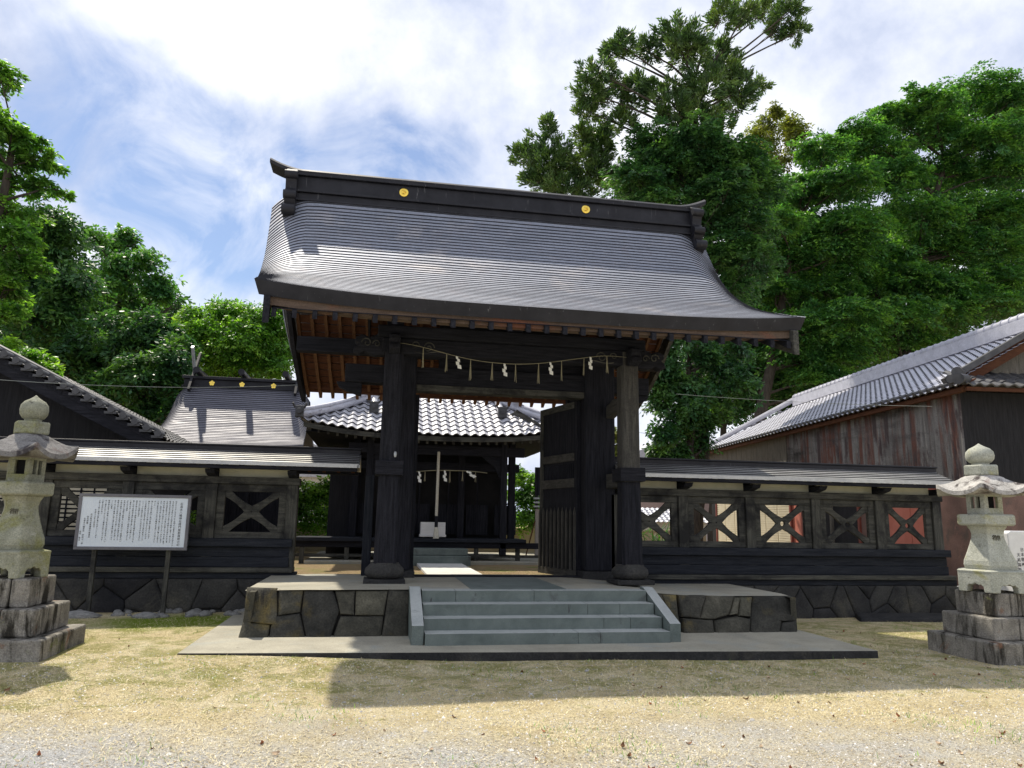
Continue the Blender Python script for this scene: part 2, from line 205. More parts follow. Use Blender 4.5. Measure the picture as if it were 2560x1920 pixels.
# ---------------------------------------------------------------- mesh helpers
class MB:
    def __init__(s): s.v=[]; s.f=[]
    def add(s,vs,fs):
        o=len(s.v); s.v+=[tuple(map(float,p)) for p in vs]; s.f+=[tuple(i+o for i in f) for f in fs]; return s
    def box(s,x0,x1,y0,y1,z0,z1):
        return s.add([(x0,y0,z0),(x1,y0,z0),(x1,y1,z0),(x0,y1,z0),(x0,y0,z1),(x1,y0,z1),(x1,y1,z1),(x0,y1,z1)],[(0,3,2,1),(4,5,6,7),(0,1,5,4),(1,2,6,5),(2,3,7,6),(3,0,4,7)])
    def beam(s,p,q,w,h,up=(0,0,1)):
        p=np.array(p,float);q=np.array(q,float);d=_u(q-p);u=np.array(up,float);r=_u(np.cross(d,u));u=np.cross(r,d)
        vs=[]
        for e in (p,q):
            for a,b in ((-1,-1),(1,-1),(1,1),(-1,1)): vs.append(e+r*a*w/2+u*b*h/2)
        return s.add(vs,[(0,1,2,3),(7,6,5,4),(0,4,5,1),(1,5,6,2),(2,6,7,3),(3,7,4,0)])
    def prism(s,front,back):
        n=len(front); return s.add(list(front)+list(back),[tuple(range(n)),tuple(range(2*n-1,n-1,-1))]+[((i+1)%n,i,n+i,n+(i+1)%n) for i in range(n)])
    def prism_y(s,poly,y0,y1): return s.prism([(x,y0,z) for x,z in poly],[(x,y1,z) for x,z in poly])
    def prism_x(s,poly,x0,x1): return s.prism([(x0,y,z) for y,z in poly],[(x1,y,z) for y,z in poly])
    def rings(s,rings,cap0=True,cap1=True,closed=True):
        n=len(rings[0]); o=len(s.v)
        for r in rings: s.v+=[tuple(map(float,p)) for p in r]
        m=n if closed else n-1
        for k in range(len(rings)-1):
            for i in range(m): a=o+k*n+i; b=o+k*n+(i+1)%n; s.f.append((a,b,b+n,a+n))
        if cap0: s.f.append(tuple(o+i for i in range(n-1,-1,-1)))
        if cap1: s.f.append(tuple(o+(len(rings)-1)*n+i for i in range(n)))
        return s
    def lathe(s,prof,c=(0,0,0),n=20,rot=0):
        return s.rings([[(c[0]+r*math.cos(rot+2*math.pi*i/n),c[1]+r*math.sin(rot+2*math.pi*i/n),c[2]+z) for i in range(n)] for r,z in prof])
    def tube(s,pts,r,n=6):
        pts=[np.array(p,float) for p in pts]; rs=r if hasattr(r,'__len__') else [r]*len(pts); rg=[]; ref=None
        for i,p in enumerate(pts):
            d=_u(pts[min(i+1,len(pts)-1)]-pts[max(i-1,0)]+1e-9)
            a=np.cross(d,(0,0,1) if abs(d[2])<.95 else (1,0,0)) if ref is None else ref-d*(ref@d); a=_u(a); ref=a; b=np.cross(d,a)
            rg.append([p+rs[i]*(a*math.cos(2*math.pi*k/n)+b*math.sin(2*math.pi*k/n)) for k in range(n)])
        return s.rings(rg)
    def risers(s,P,off):  # face numbers of the odd rows of a stepped grid that starts at face `off`
        n=len(P[0])-1; return [off+i*n+j for i in range(1,len(P)-1,2) for j in range(n)]
    def grid(s,P):  # P [m][n] points
        m,n=len(P),len(P[0]); o=len(s.v)
        for r in P: s.v+=[tuple(map(float,p)) for p in r]
        for i in range(m-1):
            for j in range(n-1): a=o+i*n+j; s.f.append((a,a+1,a+n+1,a+n))
        return s
WL={}
def wl(o): return WL.get(o.name,Vector((0,0,0))) if o else Vector((0,0,0))
def part(name,mb,mat,parent=None,bevel=0,smooth=None,label=None,kind=None,mat2=None,idx=None):
    off=wl(parent); me=bpy.data.meshes.new(name); me.from_pydata([(p[0]-off[0],p[1]-off[1],p[2]-off[2]) for p in mb.v],[],mb.f); me.update()
    o=bpy.data.objects.new(name,me); COL.objects.link(o); me.materials.append(mat)
    if smooth is not None:
        me.polygons.foreach_set('use_smooth',[True]*len(me.polygons)); me.set_sharp_from_angle(angle=D2(smooth))
    if mat2 is not None:
        me.materials.append(mat2)
        for i in idx: me.polygons[i].material_index=1
    if parent: o.parent=parent; WL[o.name]=off
    if bevel:
        b=o.modifiers.new('bevel','BEVEL'); b.width=bevel; b.segments=2; b.limit_method='ANGLE'; b.angle_limit=D2(40)
    if label: o['label']=label
    if kind: o['kind']=kind
    return o
def thing(name,label,cat,loc=(0,0,0),group=None):
    o=bpy.data.objects.new(name,None); COL.objects.link(o); o.location=loc; o.empty_display_size=.2; WL[o.name]=Vector(loc)
    o['label']=label; o['category']=cat
    if group: o['group']=group
    return o
def tag(o,label,cat,group=None,kind=None):
    o['label']=label; o['category']=cat
    if group: o['group']=group
    if kind: o['kind']=kind
    return o
def bulk(name,V,Fq,mat,parent=None):
    off=np.array(wl(parent)); me=bpy.data.meshes.new(name); n=len(V); k=Fq.shape[1]
    me.vertices.add(n); me.vertices.foreach_set('co',(V-off).astype(np.float32).ravel())
    me.loops.add(Fq.size); me.loops.foreach_set('vertex_index',Fq.astype(np.int32).ravel())
    me.polygons.add(len(Fq)); me.polygons.foreach_set('loop_start',np.arange(0,Fq.size,k,dtype=np.int32)); me.polygons.foreach_set('loop_total',np.full(len(Fq),k,np.int32))
    me.update(calc_edges=True); me.materials.append(mat); o=bpy.data.objects.new(name,me); COL.objects.link(o)
    if parent: o.parent=parent; WL[o.name]=Vector(off)
    return o
def dup(o,loc,parent=None):
    c=o.copy(); COL.objects.link(c); c.location=loc
    if parent: c.parent=parent
    for ch in o.children:
        d=ch.copy(); COL.objects.link(d); d.parent=c; d.matrix_parent_inverse=ch.matrix_parent_inverse
    return c
def clip(poly,a,b,c): # keep a*x+b*y<=c
    r=[]
    for i in range(len(poly)):
        p,q=poly[i],poly[(i+1)%len(poly)]; dp=a*p[0]+b*p[1]-c; dq=a*q[0]+b*q[1]-c
        if dp<=0: r.append(p)
        if dp*dq<0: t=dp/(dp-dq); r.append((p[0]+t*(q[0]-p[0]),p[1]+t*(q[1]-p[1])))
    return r
def cells(x0,x1,z0,z1,n,rnd,asp=1.0):
    pts=[]; tries=0; md=math.sqrt((x1-x0)*(z1-z0)/n)*.72
    while len(pts)<n and tries<4000:
        tries+=1; p=(rnd.uniform(x0,x1),rnd.uniform(z0,z1))
        if all(math.hypot((p[0]-q[0])/asp,p[1]-q[1])>md for q in pts): pts.append(p)
    out=[]
    for i,p in enumerate(pts):
        c=[(x0,z0),(x1,z0),(x1,z1),(x0,z1)]
        for j,q in enumerate(pts):
            if i==j: continue
            a,b=q[0]-p[0],q[1]-p[1]; c=clip(c,a,b,(q[0]**2+q[1]**2-p[0]**2-p[1]**2)/2)
            if len(c)<3: break
        if len(c)>=3: out.append(c)
    return out
def stone(mb,poly,fn,gap=.012,bulge=.05,rnd=random):
    cx=sum(p[0] for p in poly)/len(poly); cz=sum(p[1] for p in poly)/len(poly); pts=[]
    for i in range(len(poly)):
        p,q=poly[i],poly[(i+1)%len(poly)]; k=max(1,int(math.hypot(q[0]-p[0],q[1]-p[1])/.1))
        for j in range(k): t=j/k; pts.append((p[0]+t*(q[0]-p[0]),p[1]+t*(q[1]-p[1])))
    def ring(ins,d,jit):
        r=[]
        for x,z in pts:
            l=math.hypot(x-cx,z-cz)+1e-6; f=max(.1,1-ins/l); r.append(fn(cx+(x-cx)*f+rnd.uniform(-jit,jit),cz+(z-cz)*f+rnd.uniform(-jit,jit),d+rnd.uniform(-jit,jit)))
        return r
    rg=[ring(gap,-.06,0),ring(gap,bulge*.45,.003),ring(gap+.018,bulge*.85,.004),ring(gap+.06,bulge,.008)]
    o=len(mb.v); mb.rings(rg,cap0=False,cap1=False); n=len(pts); c=len(mb.v); mb.v.append(tuple(map(float,fn(cx,cz,bulge*1.05))))
    for i in range(n): mb.f.append((o+3*n+i,o+3*n+(i+1)%n,c))
# ================================================================ GROUND
def sm(x,a,b):
    t=np.clip((x-a)/(b-a),0,1); return t*t*(3-2*t)
def zg(x,y):
    x=np.asarray(x,float); y=np.asarray(y,float)
    y0=np.where(x<1,14.0,13.45); far=1-sm(x,11.3,12.2)*.6
    return .085*sm(-x,-1.6,2.2)*sm(y,7.6,9.3)*(1-sm(y,13.9,14.2))+.58*sm(y,y0,y0+.55)*far+.012*np.sin(x*1.7+y)*np.sin(y*2.3)
xs=np.concatenate([[-900,-300,-120,-60,-35,-22],np.linspace(-15,18,133),[24,36,60,120,300,900]]); ys=np.concatenate([[-300,-60,-20,-6,0],np.linspace(2,16,141),[18,20,23,27,33,45,70,130,300,1200]])
P=[[(x,y,float(zg(x,y))) for x in xs] for y in ys]
GM=ground_mat()
g=part('ground',MB().grid(P),GM,smooth=80); tag(g,'dry grass and gravel ground in front of the gate','ground',kind='structure')
pv=MB().prism([(-2.2,9.62,.105),(6.53,9.08,.105),(6.53,13.1,.105),(-2.2,13.72,.105)],[(-2.2,9.62,-.1),(6.53,9.08,-.1),(6.53,13.1,-.1),(-2.2,13.72,-.1)])
tag(part('pavement',pv,MT['concrete'],bevel=.012,mat2=MT['footing'],idx=[2,3,4,5]),'thin worn concrete apron round the foot of the gate platform','pavement',kind='structure')  # side faces painted darker, shade of the slab edge put into colour
tag(part('path',MB().box(1.05,2.15,13.93,18.9,.45,.64),MT['path'],bevel=.008),'pale concrete path leading from the gate to the hall','path',kind='structure')
# ================================================================ PLATFORM AND STEPS
pl=thing('stone_platform','low gate platform of dark irregular fitted stones with a concrete top','platform',(2.2,12.2,0))
LW=[[(-1.71,0.72),(-1.30,0.71),(-1.23,0.25),(-1.33,0.25),(-1.69,0.29)],[(-1.69,0.29),(-1.33,0.25),(-1.33,0.06),(-1.72,0.06)],[(-1.28,0.69),(-0.94,0.69),(-0.95,0.40),(-1.24,0.36)],[(-1.25,0.36),(-0.95,0.39),(-0.83,0.06),(-1.32,0.06),(-1.32,0.25)],[(-0.93,0.69),(-0.54,0.69),(-0.42,0.42),(-0.52,0.06),(-0.83,0.06),(-0.94,0.39)],[(-0.51,0.68),(-0.23,0.68),(-0.22,0.36),(-0.41,0.37)],[(-0.22,0.68),(0.24,0.68),(0.19,0.35),(-0.21,0.36)],[(-0.41,0.35),(0.19,0.35),(0.16,0.06),(-0.50,0.06)],[(0.24,0.70),(0.54,0.68),(0.53,0.05),(0.16,0.06)]]
RW=[[(4.15,.65),(4.35,.63),(4.44,.04),(4.15,.04)],[(4.35,0.63),(4.58,0.62),(4.51,0.04),(4.44,0.04)],[(4.60,0.62),(5.07,0.61),(4.87,0.29),(4.58,0.31)],[(5.07,0.61),(5.53,0.60),(5.36,0.34),(5.09,0.27),(4.87,0.29)],[(5.53,0.59),(5.62,0.58),(5.50,0.34),(5.37,0.33)],[(5.63,0.59),(5.82,0.59),(5.70,0.30),(5.51,0.32)],[(5.84,0.60),(6.50,0.60),(6.42,0.26),(6.19,0.24),(6.06,0.04),(5.61,0.04),(5.68,0.28)],[(6.19,0.23),(6.43,0.26),(6.37,0.02),(6.07,0.02)],[(4.59,0.30),(5.08,0.27),(5.04,0.04),(4.54,0.04)],[(5.09,0.26),(5.50,0.32),(5.69,0.28),(5.59,0.04),(5.05,0.04)]]
rs=random.Random(3); fnF=lambda u,w,d:(u,10.78+.583*(w-.1)-d,w)
for WQ in (LW,RW):
    mb=MB()
    for q in WQ: stone(mb,q[::-1],fnF,.006,.05,rs)
    part('stone_facing',mb,MT['block'],pl,smooth=50)
mb=MB(); fnL=lambda u,w,d:(-1.66+.05*(w-.1)/.6-d,u,w)      # left flank
for q in cells(10.85,13.85,.04,.69,7,rs): stone(mb,q,fnL,.008,.05,rs)
part('side_facing',mb,MT['block'],pl,smooth=50); mb=MB(); fnR=lambda u,w,d:(6.42+d,u,w)
for q in cells(10.85,13.3,.04,.6,6,rs): stone(mb,q,fnR,.008,.05,rs)
part('side_facing',mb,MT['block'],pl,smooth=50)
part('core',MB().prism([(-1.6,10.84,.05),(6.36,10.84,.05),(6.36,13.2,.05),(-1.6,13.85,.05)],[(-1.6,11.12,.66),(6.36,11.12,.56),(6.36,13.2,.56),(-1.6,13.85,.66)]),MT['mortar'],pl)
P=[]
for y in np.linspace(11.06,13.95,14):
    row=[]
    for x in np.linspace(-1.72,6.46,40):
        z=.705-.092*float(sm(x,3.3,5.1))-.015*float(sm(-x,.8,1.7)); e=.012*max(0,1-(y-11.06)/.25)**2
        if x>4.9 and y>13.25: y2=13.25
        else: y2=y
        row.append((x,y2+.02*math.sin(x*3)*(y<11.2),z-e))
    P.append(row)
part('top_surface',MB().grid(P),MT['concrete'],pl,smooth=60)
part('granite_strip',MB().box(1.42,2.84,11.0,13.92,.66,.709),MT['granite'],pl)
st=thing('stone_steps','four grey cut-stone steps with sloping side kerbs climbing to the gate platform','steps',(2.35,10.4,0))
rs=random.Random(5)
for i in range(4):
    mb=MB(); cuts=sorted([.7]+[rs.uniform(1.1,3.7) for _ in range(2)]+[4.01])
    for a,b in zip(cuts[:-1],cuts[1:]): mb.box(a+.002,b-.002,9.9+.3*i,9.9+.3*i+.33 if i<3 else 11.1,.1+.15*i if i==0 else .1+.15*i-.02,.1+.15*(i+1)+(.004 if i==3 else 0))
    part('step',mb,MT['granite'],st,bevel=.004,mat2=MT['granite_skylit'],idx=[q*6+1 for q in range(len(mb.f)//6)])  # tread tops painted paler for the sky light they catch
for x0,x1 in ((.53,.685),(4.025,4.18)):
    part('side_kerb',MB().prism_x([(9.95,.1),(9.95,.345),(10.98,.735),(11.12,.735),(11.12,.1)],x0,x1),MT['granite'],st,bevel=.004,mat2=MT['granite_skylit'],idx=[3,4])  # kerb tops get the same painted sky light as the treads
# ================================================================ GATE
gt=thing('shrine_gate','large dark timber shrine gate with a curved copper roof and gold crests on its ridge','gate',(2.22,12.8,.7))
dz,dx_,gx=MT['dark_z'],MT['dark_x'],MT['grey_z']
def post_mb(x,y,s0,s1,z0,z1,ch=.04):
    rg=[]
    for z,s in ((z0,s0),(z1,s1)):
        h=s/2; c=ch; rg.append([(x+a,y+b,z) for a,b in ((-h+c,-h),(h-c,-h),(h,-h+c),(h,h-c),(h-c,h),(-h+c,h),(-h,h-c),(-h,-h+c))])
    return MB().rings(rg)
for i,x in enumerate((.185,4.245)):
    y=12.2
    pm=MT['dark_z'] if i==0 else MT['light_z']
    part('post',post_mb(x,y,.36,.325,1.0,2.37),MT['dark_z'],gt); part('post',post_mb(x,y,.325,.31,2.37,4.62),pm,gt,label='weathered grey upper post' if i else None)
    part('collar',MB().box(x-.22,x+.22,11.96,12.44,2.375,2.6),MT['dark_x'],gt,bevel=.012)
    b=part('base_stone',MB().lathe([(.2,.76),(.275,.79),(.31,.85),(.3,.92),(.25,.965),(.23,.99),(.22,1.01)],(x,y,0),18),MT['footing'],gt,smooth=50)
    part('plinth_slab',MB().box(x-.32,x+.32,11.88,12.5,.69,.765),MT['footing'],gt,bevel=.012)
    part('rear_post',post_mb(x+(.25 if i==0 else -.25),14.95,.3,.28,.62,4.95),MT['dark_z'],gt)
for x0,x1 in ((.05,.62),(3.76,4.34)):
    part('pillar',MB().box(x0,x1,13.2,13.62,.82,4.9),MT['dark_z'],gt,bevel=.03); part('pillar_base',MB().box(x0-.07,x1+.09,13.1,13.75,.6,.82),MT['footing'],gt,bevel=.02)
part('wing_post',MB().box(-.2,-.04,13.55,13.75,.6,2.45),MT['fence_z'],gt,bevel=.01)
# beams
part('front_beam',MB().box(-.02,4.45,12.06,12.32,4.38,4.64),MT['dark_x'],gt,bevel=.02)
part('upper_beam',MB().box(-.1,4.52,12.0,12.36,4.642,4.84),MT['dark_x'],gt,bevel=.02)
part('lintel',MB().box(-.65,5.05,13.28,13.58,4.09,4.42),MT['dark_x'],gt,bevel=.015)
part('door_head',MB().box(.62,3.76,13.25,13.55,3.975,4.088),MT['grey_x'],gt,bevel=.006)
part('upper_panel',MB().box(1.02,3.72,13.38,13.44,4.421,5.36),MT['dark_x'],gt)
part('sill',MB().box(.62,3.76,13.3,13.5,.6,.73),MT['dark_x'],gt,bevel=.01)
part('cross_beam',MB().box(-1.75,6.05,13.3,13.55,5.35,5.75),MT['dark_x'],gt)
part('rear_beam',MB().box(-1.7,5.95,14.85,15.1,4.95,5.25),MT['dark_x'],gt,bevel=.01)
part('front_purlin',MB().box(-1.75,6.15,12.08,12.32,5.42,5.62),MT['dark_x'],gt)
part('ridge_purlin',MB().box(-1.9,6.15,13.3,13.55,6.5,6.8),MT['dark_x'],gt)
for s,x in ((-1,-.35),(1,4.62)):     # curved elbow braces under the lintel
    e=[(0,4.09),(.45*s,4.09),(.4*s,4.0),(.25*s,3.93),(.1*s,3.88),(0,3.85)]
    part('elbow_brace',MB().prism_y([(x-(.1 if s<0 else -.1)*0+a,z) for a,z in (e if s<0 else e[::-1])],13.33,13.5),MT['dark_x'],gt,bevel=.01)
for x in (.185,2.2,4.245):
    part('bracket_block',MB().box(x-.3,x+.3,12.05,12.35,5.2,5.4).box(x-.14,x+.14,12.07,12.33,4.842,5.2),MT['dark_x'],gt,bevel=.02)
for x in (.185,4.245):
    part('tie_beam',MB().box(x-.09,x+.09,12.36,13.2,2.3,2.56),MT['light_y'],gt,bevel=.015)
    part('roof_tie',MB().prism_x([(12.35,3.62),(12.35,3.86),(12.8,3.9),(13.2,3.82),(13.2,3.6),(12.8,3.66)],x-.08,x+.08),MT['light_y'],gt,bevel=.01)
# carved noses on the post heads
NOSE=[(0,-.15),(.18,-.17),(.33,-.1),(.42,-.16),(.52,-.12),(.5,-.04),(.43,.0),(.5,.05),(.48,.13),(.36,.17),(.26,.13),(.12,.2),(0,.2)]
for s,x in ((-1,.03),(1,4.4)):
    po=[(x+s*a,4.5+b) for a,b in NOSE]; po=po if s>0 else po[::-1]
    n=part('carved_nose',MB().prism_y(po,12.08,12.3),MT['dark_x'],gt,bevel=.02)
    cv=MB()
    for k,(a,b,r0) in enumerate(((.3,.03,.09),(.14,.02,.07))):
        cv.tube([(x+s*(a+r0*(1-t/14)*math.cos(t*.62)),12.068,4.5+b+r0*(1-t/14)*math.sin(t*.62)) for t in range(13)],.012,5)
    part('carving',cv,MT['grey_x'],n,smooth=60)
    po=[(12.03-a*.62,4.5+b*.9) for a,b in NOSE]
    part('carved_nose',MB().prism_x(po[::-1],x-s*.15-.09+(.0),x-s*.15+.09),MT['dark_y'],gt,bevel=.02)
for s,x in ((1,.62),(-1,3.85)):      # scrolls carved on the beam
    cv=MB()
    for (a,b,r0,tn) in ((.12,0,.1,16),(-.1,.03,.07,13)):
        cv.tube([(x+s*(a+r0*(1-t/(tn+2))*math.cos(t*.6)),12.055,4.5+b+r0*(1-t/(tn+2))*math.sin(t*.6)) for t in range(tn)],.011,5)
    cv.tube([(x+s*(-.1+.5*t/10),12.055,4.42-.02*math.sin(t*.6)) for t in range(11)],.011,5)
    part('scroll_carving',cv,MT['grey_x'],gt,smooth=60)
part('lamp_fitting',MB().lathe([(.015,0),(.024,.03),(.024,.07),(.014,.09)],(.27,12.0,2.66),10),MT['white_metal'],gt,smooth=40)
# ---- roof
PF=[(10.1,4.73),(10.8,5.08),(11.45,5.47),(12.1,5.97),(12.75,6.6),(13.25,7.22),(13.7,7.9)]
PR=[(16.7,4.66),(16.0,5.1),(15.3,5.68),(14.7,6.35),(14.2,7.08),(13.7,7.9)]
def spl(pts,t):  # catmull interpolation by arc parameter
    n=len(pts)-1; f=min(max(t,0),1)*n; i=min(int(f),n-1); u=f-i
    p=[pts[max(i-1,0)],pts[i],pts[i+1],pts[min(i+2,n)]]
    return tuple(.5*((2*p[1][k])+(-p[0][k]+p[2][k])*u+(2*p[0][k]-5*p[1][k]+4*p[2][k]-p[3][k])*u*u+(-p[0][k]+3*p[1][k]-3*p[2][k]+p[3][k])*u**3) for k in (0,1))
def verge(t,front):
    if front: return (-1.77-.42*t-.05*math.sin(t*3.14)),(6.42+.04*t)
    return (-1.85-.34*t),(6.1+.36*t)
def roofpt(t,u,front,lift=0):
    y,z=spl(PF if front else PR,t); a,b=verge(t,front); x=a+(b-a)*(u+1)/2
    au=abs(u); dr=.48*(max(0,au-.82)/.18)**2*float(sm(np.array(t),.0,.8)); up=.13*au**3.4*(1-t)**3
    # drop is measured against the profile
    return (x,y,z-dr+up+lift)
US=[-1,-.985,-.97,-.95,-.93,-.91,-.89,-.87,-.85]+list(np.linspace(-.8,.8,25))+[.85,.87,.89,.91,.93,.95,.97,.985,1]
rf=MB(); ridx=[]; NC=44
for front in (True,False):
    P=[]
    for i in range(NC):
        for t,l in ((i/NC,.007+.02*i/NC),((i+1)/NC,0.0)): P.append([roofpt(t,u,front,l) for u in US])
    if not front: P=[r[::-1] for r in P]
    ridx+=rf.risers(P,len(rf.f)); rf.grid(P)
    # fascia at the eave, verge faces and the under skin
    TH=.18; sk=[]
    for t in np.linspace(0,1,12): sk.append([np.array(roofpt(t,u,front))+np.array([-np.sign(u)*.06*(abs(u)>.99),(.07 if front else -.07)*(t<.01),-TH]) for u in US])
    rf.grid(sk if not front else [r[::-1] for r in sk])
    e=[[roofpt(0,u,front,.007) for u in US],list(sk[0])]; fa=MB().grid(e if not front else [r[::-1] for r in e]); part('eave_fascia',fa,MT['copper_dark'],gt,smooth=40)  # fascia painted darker than the roof sheet to carry its eave shade
    for k in (0,-1):
        v=[[roofpt(t,US[k],front,.016 if j%2==0 else .008) for j,t in enumerate(np.linspace(0,1,12))],[s[k] for s in sk]]
        rf.grid(v)
part('roof',rf,MT['copper'],gt,smooth=30,mat2=MT['copper_dark'],idx=ridx)  # riser faces painted dark as the shade line of each course
wb=MT['brown_x']
for front in (True,False):
    mb=MB(); n=22; yb=[]
    for i in range(n):
        t0,t1=.02+.96*i/n,.02+.96*(i+1)/n-.004; r=[]
        for t in (t0,t1):
            y,z=spl(PF if front else PR,t); a,b=verge(t,front); r.append(((a+.28,y,z-.27),(b-.28,y,z-.27)))
        mb.add([r[0][0],r[0][1],r[1][1],r[1][0]],[(0,1,2,3)] if front else [(3,2,1,0)])
    part('ceiling_boards',mb,MT['dark_x'] if front else wb,gt)  # front boards dark, rear brown: shade and bounce light put into the colour
    k=29
    for j in range(k):
        u=-.93+1.86*j/(k-1); m2=MB(); ring=[]
        for t in np.linspace(.015,.97,7):
            y,z=spl(PF if front else PR,t); a,b=verge(t,front); x=a+(b-a)*(u+1)/2
            ring.append([(x-.032,y,z-.385),(x+.032,y,z-.385),(x+.032,y,z-.275),(x-.032,y,z-.275)])
        m2.rings(ring); part('rafter',m2,MT['dark_y'] if front else MT['pale_y'],gt)  # front rafters painted darker for eave shade, rear ones paler for bounce
    # wooden eave board below the copper
    mb=MB(); rows=[[],[],[],[]]
    for u in np.linspace(-.965,.965,25):
        x,y,z=roofpt(.02,u,front); sg=1 if front else -1
        for r,(dy,dzz) in zip(rows,((.06*sg,-.19),(.06*sg,-.31),(.22*sg,-.31),(.22*sg,-.19))): r.append((x,y+dy,z+dzz))
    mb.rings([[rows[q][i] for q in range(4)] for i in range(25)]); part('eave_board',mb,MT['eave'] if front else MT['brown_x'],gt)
    for s in (-1,1):       # barge boards
        rg=[]
        for t in np.linspace(-.01,1,14):
            x,y,z=roofpt(max(t,0),s*.955,front); w=.3+.08*(1-t)
            rg.append([(x-.045,y,z-.2-w),(x+.045,y,z-.2-w),(x+.045,y,z-.2),(x-.045,y,z-.2)])
        part('barge_board',MB().rings(rg),MT['dark_y'] if s<0 else MT['grey_y'],gt,bevel=.008)
for s in (-1,1):           # gable pendant under the ridge
    x=verge(1,True)[0 if s<0 else 1]-s*.17
    po=[(a+.3,b+.2) for a,b in [(13.4,6.0),(13.52,6.12),(13.68,6.1),(13.6,6.3),(13.72,6.5),(13.5,6.75),(13.3,6.75),(13.08,6.5),(13.2,6.3),(13.12,6.1),(13.28,6.12)]]
    part('gable_pendant',MB().prism_x(po,x-.05,x+.05),MT['dark_z'],gt,bevel=.01)
    xg=verge(1,True)[0 if s<0 else 1]-s*1.9
    part('gable_wall',MB().prism_x([(11.9,5.3),(15.1,5.3),(13.9,7.1),(13.5,7.1)],xg-.02,xg+.02),MT['dark_y'],gt)
# ---- ridge
RY=13.7
def RZ_(z): return 1.69+(z-1.69)*1.0224
RX0,RX1=-1.78,6.14
def layer(mb,hw,z0,z1,x0=RX0,x1=RX1): return mb.box(x0,x1,RY-hw,RY+hw,RZ_(z0),RZ_(z1)-.001)
rd=MB(); layer(rd,.26,7.1,7.36); layer(rd,.3,7.362,7.40); layer(rd,.235,7.402,7.53); layer(rd,.29,7.532,7.575); layer(rd,.21,7.577,7.86); layer(rd,.27,7.862,7.905)
ridge=part('ridge',rd,MT['copper_dark'],gt,bevel=.008)
rg=[]
for x in np.concatenate([np.linspace(-2.26,-1.55,8),[-.5,1,2.2,3.4,4.6],np.linspace(5.7,6.44,8)]):
    e=max(0,(-1.65-x)/.6,(x-5.82)/.6); up=.17*e**1.7; h=.15
    rg.append([(x,RY+a,RZ_(7.905)+up+b) for a,b in ((-.22,0),(.22,0),(.23,.06),(.16,.12),(0,h),(-.16,.12),(-.23,.06))])
part('ridge_cap',MB().rings(rg),MT['copper_dark'],ridge,smooth=40)
CZ=RZ_(7.725)
for x in (.243,3.86):
    c=part('gold_crest',MB().rings([[(x+r*math.cos(a),yy,CZ+r*math.sin(a)) for a in np.linspace(0,2*math.pi,24,endpoint=False)][::-1] for r,yy in ((.085,RY-.205),(.085,RY-.222),(.07,RY-.228))]),MT['gold'],ridge)
    for k in range(3):       # three commas swirling
        a0=k*2.094; part('comma_emblem',MB().tube([(x+(.022+.0022*t)*math.cos(a0+t*.2),RY-.232,CZ+(.022+.0022*t)*math.sin(a0+t*.2)) for t in range(13)],[.02-.0014*t for t in range(13)],6),MT['gold'],c,smooth=60)
for s,x in ((-1,-1.83),(1,6.17)):     # stepped ornament closing the ridge
    prof=[(-.36,6.93),(-.46,7.0),(-.5,7.1),(-.44,7.2),(-.36,7.22),(-.42,7.32),(-.42,7.46),(-.34,7.56),(-.36,7.68),(-.4,7.78),(-.36,7.9),(-.26,7.96)]
    po=[(RY+a,RZ_(z)) for a,z in prof]+[(RY-a,RZ_(z)) for a,z in prof[::-1]]
    part('ridge_end',MB().prism_x(po,x-.1,x+.1),MT['copper_dark'],ridge,bevel=.012)
    for (yy,zz,r) in ((-.47,7.09,.1),(-.41,7.4,.085),(-.38,7.8,.08)):
        part('ridge_scroll',MB().rings([[(x+q,RY+yy+r*math.cos(a),RZ_(zz)+r*math.sin(a)) for a in np.linspace(0,2*math.pi,16,endpoint=False)] for q in (-.115,.115)]),MT['copper_dark'],ridge,smooth=40)
# ---- doors
def door(hinge,free,z0,z1,spikes):
    h=np.array(hinge);f=np.array(free);d=_u(f-h);L_=np.linalg.norm(f-h); nrm=np.array([-d[1],d[0]])
    if nrm[0]>0: nrm=-nrm
    def bx(a0,a1,c0,c1,n0,n1):
        m=MB(); q=[h+d*a+nrm*n for a,n in ((a0,n0),(a1,n0),(a1,n1),(a0,n1))]
        return m.rings([[(p[0],p[1],z) for p in q] for z in (c0,c1)])
    def merge(*ms):
        m=MB()
        for k in ms: m.add(k.v,k.f)
        return m
    t=.045
    dr=part('door_leaf',merge(bx(.08,L_-.08,z0+.1,2.33,-.012,.012),bx(.08,L_-.08,2.78,z1-.09,-.012,.012)),MT['dark_z'],gt)
    for a in (0,L_-.1): part('stile',bx(a,a+.1,z0,z1,-t,t),MT['grey_z'] if a else MT['dark_z'],dr,bevel=.006)
    for c0,c1 in ((z1-.12,z1-.001),(2.83,2.98),(2.33,2.5)): part('rail',bx(.1,L_-.1,c0,c1,-t,t),MT['light_y'] if c1<3.5 else MT['grey_y'],dr,bevel=.005)
    part('baluster_row',merge(*[bx(.13+(L_-.28)*k/17,.155+(L_-.28)*k/17,2.5,2.83,-.015,.015) for k in range(18)]),MT['dark_z'],dr)
    if spikes:
        part('rail',bx(.02,L_-.01,z0+.001,z0+.13,-t-.02,t+.03),MT['light_y'],dr,bevel=.005)
        for k in range(10):
            a=.05+(L_-.12)*k/9; q=[h+d*aa+nrm*n for aa,n in ((a-.022,t+.002),(a+.022,t+.002),(a+.022,t+.04),(a-.022,t+.04))]
            m=MB().rings([[(p[0],p[1],zz) for p in q] for zz in (z0+.13,1.86)],cap1=False); o=len(m.v); tip=(q[0]+q[1]+q[2]+q[3])/4; m.v.append((tip[0],tip[1],1.97))
            for j in range(4): m.f.append((4+j,4+(j+1)%4,o))
            part('picket',m,MT['light_z'],dr)
door((3.72,13.5),(3.33,14.95),.68,3.96,True)
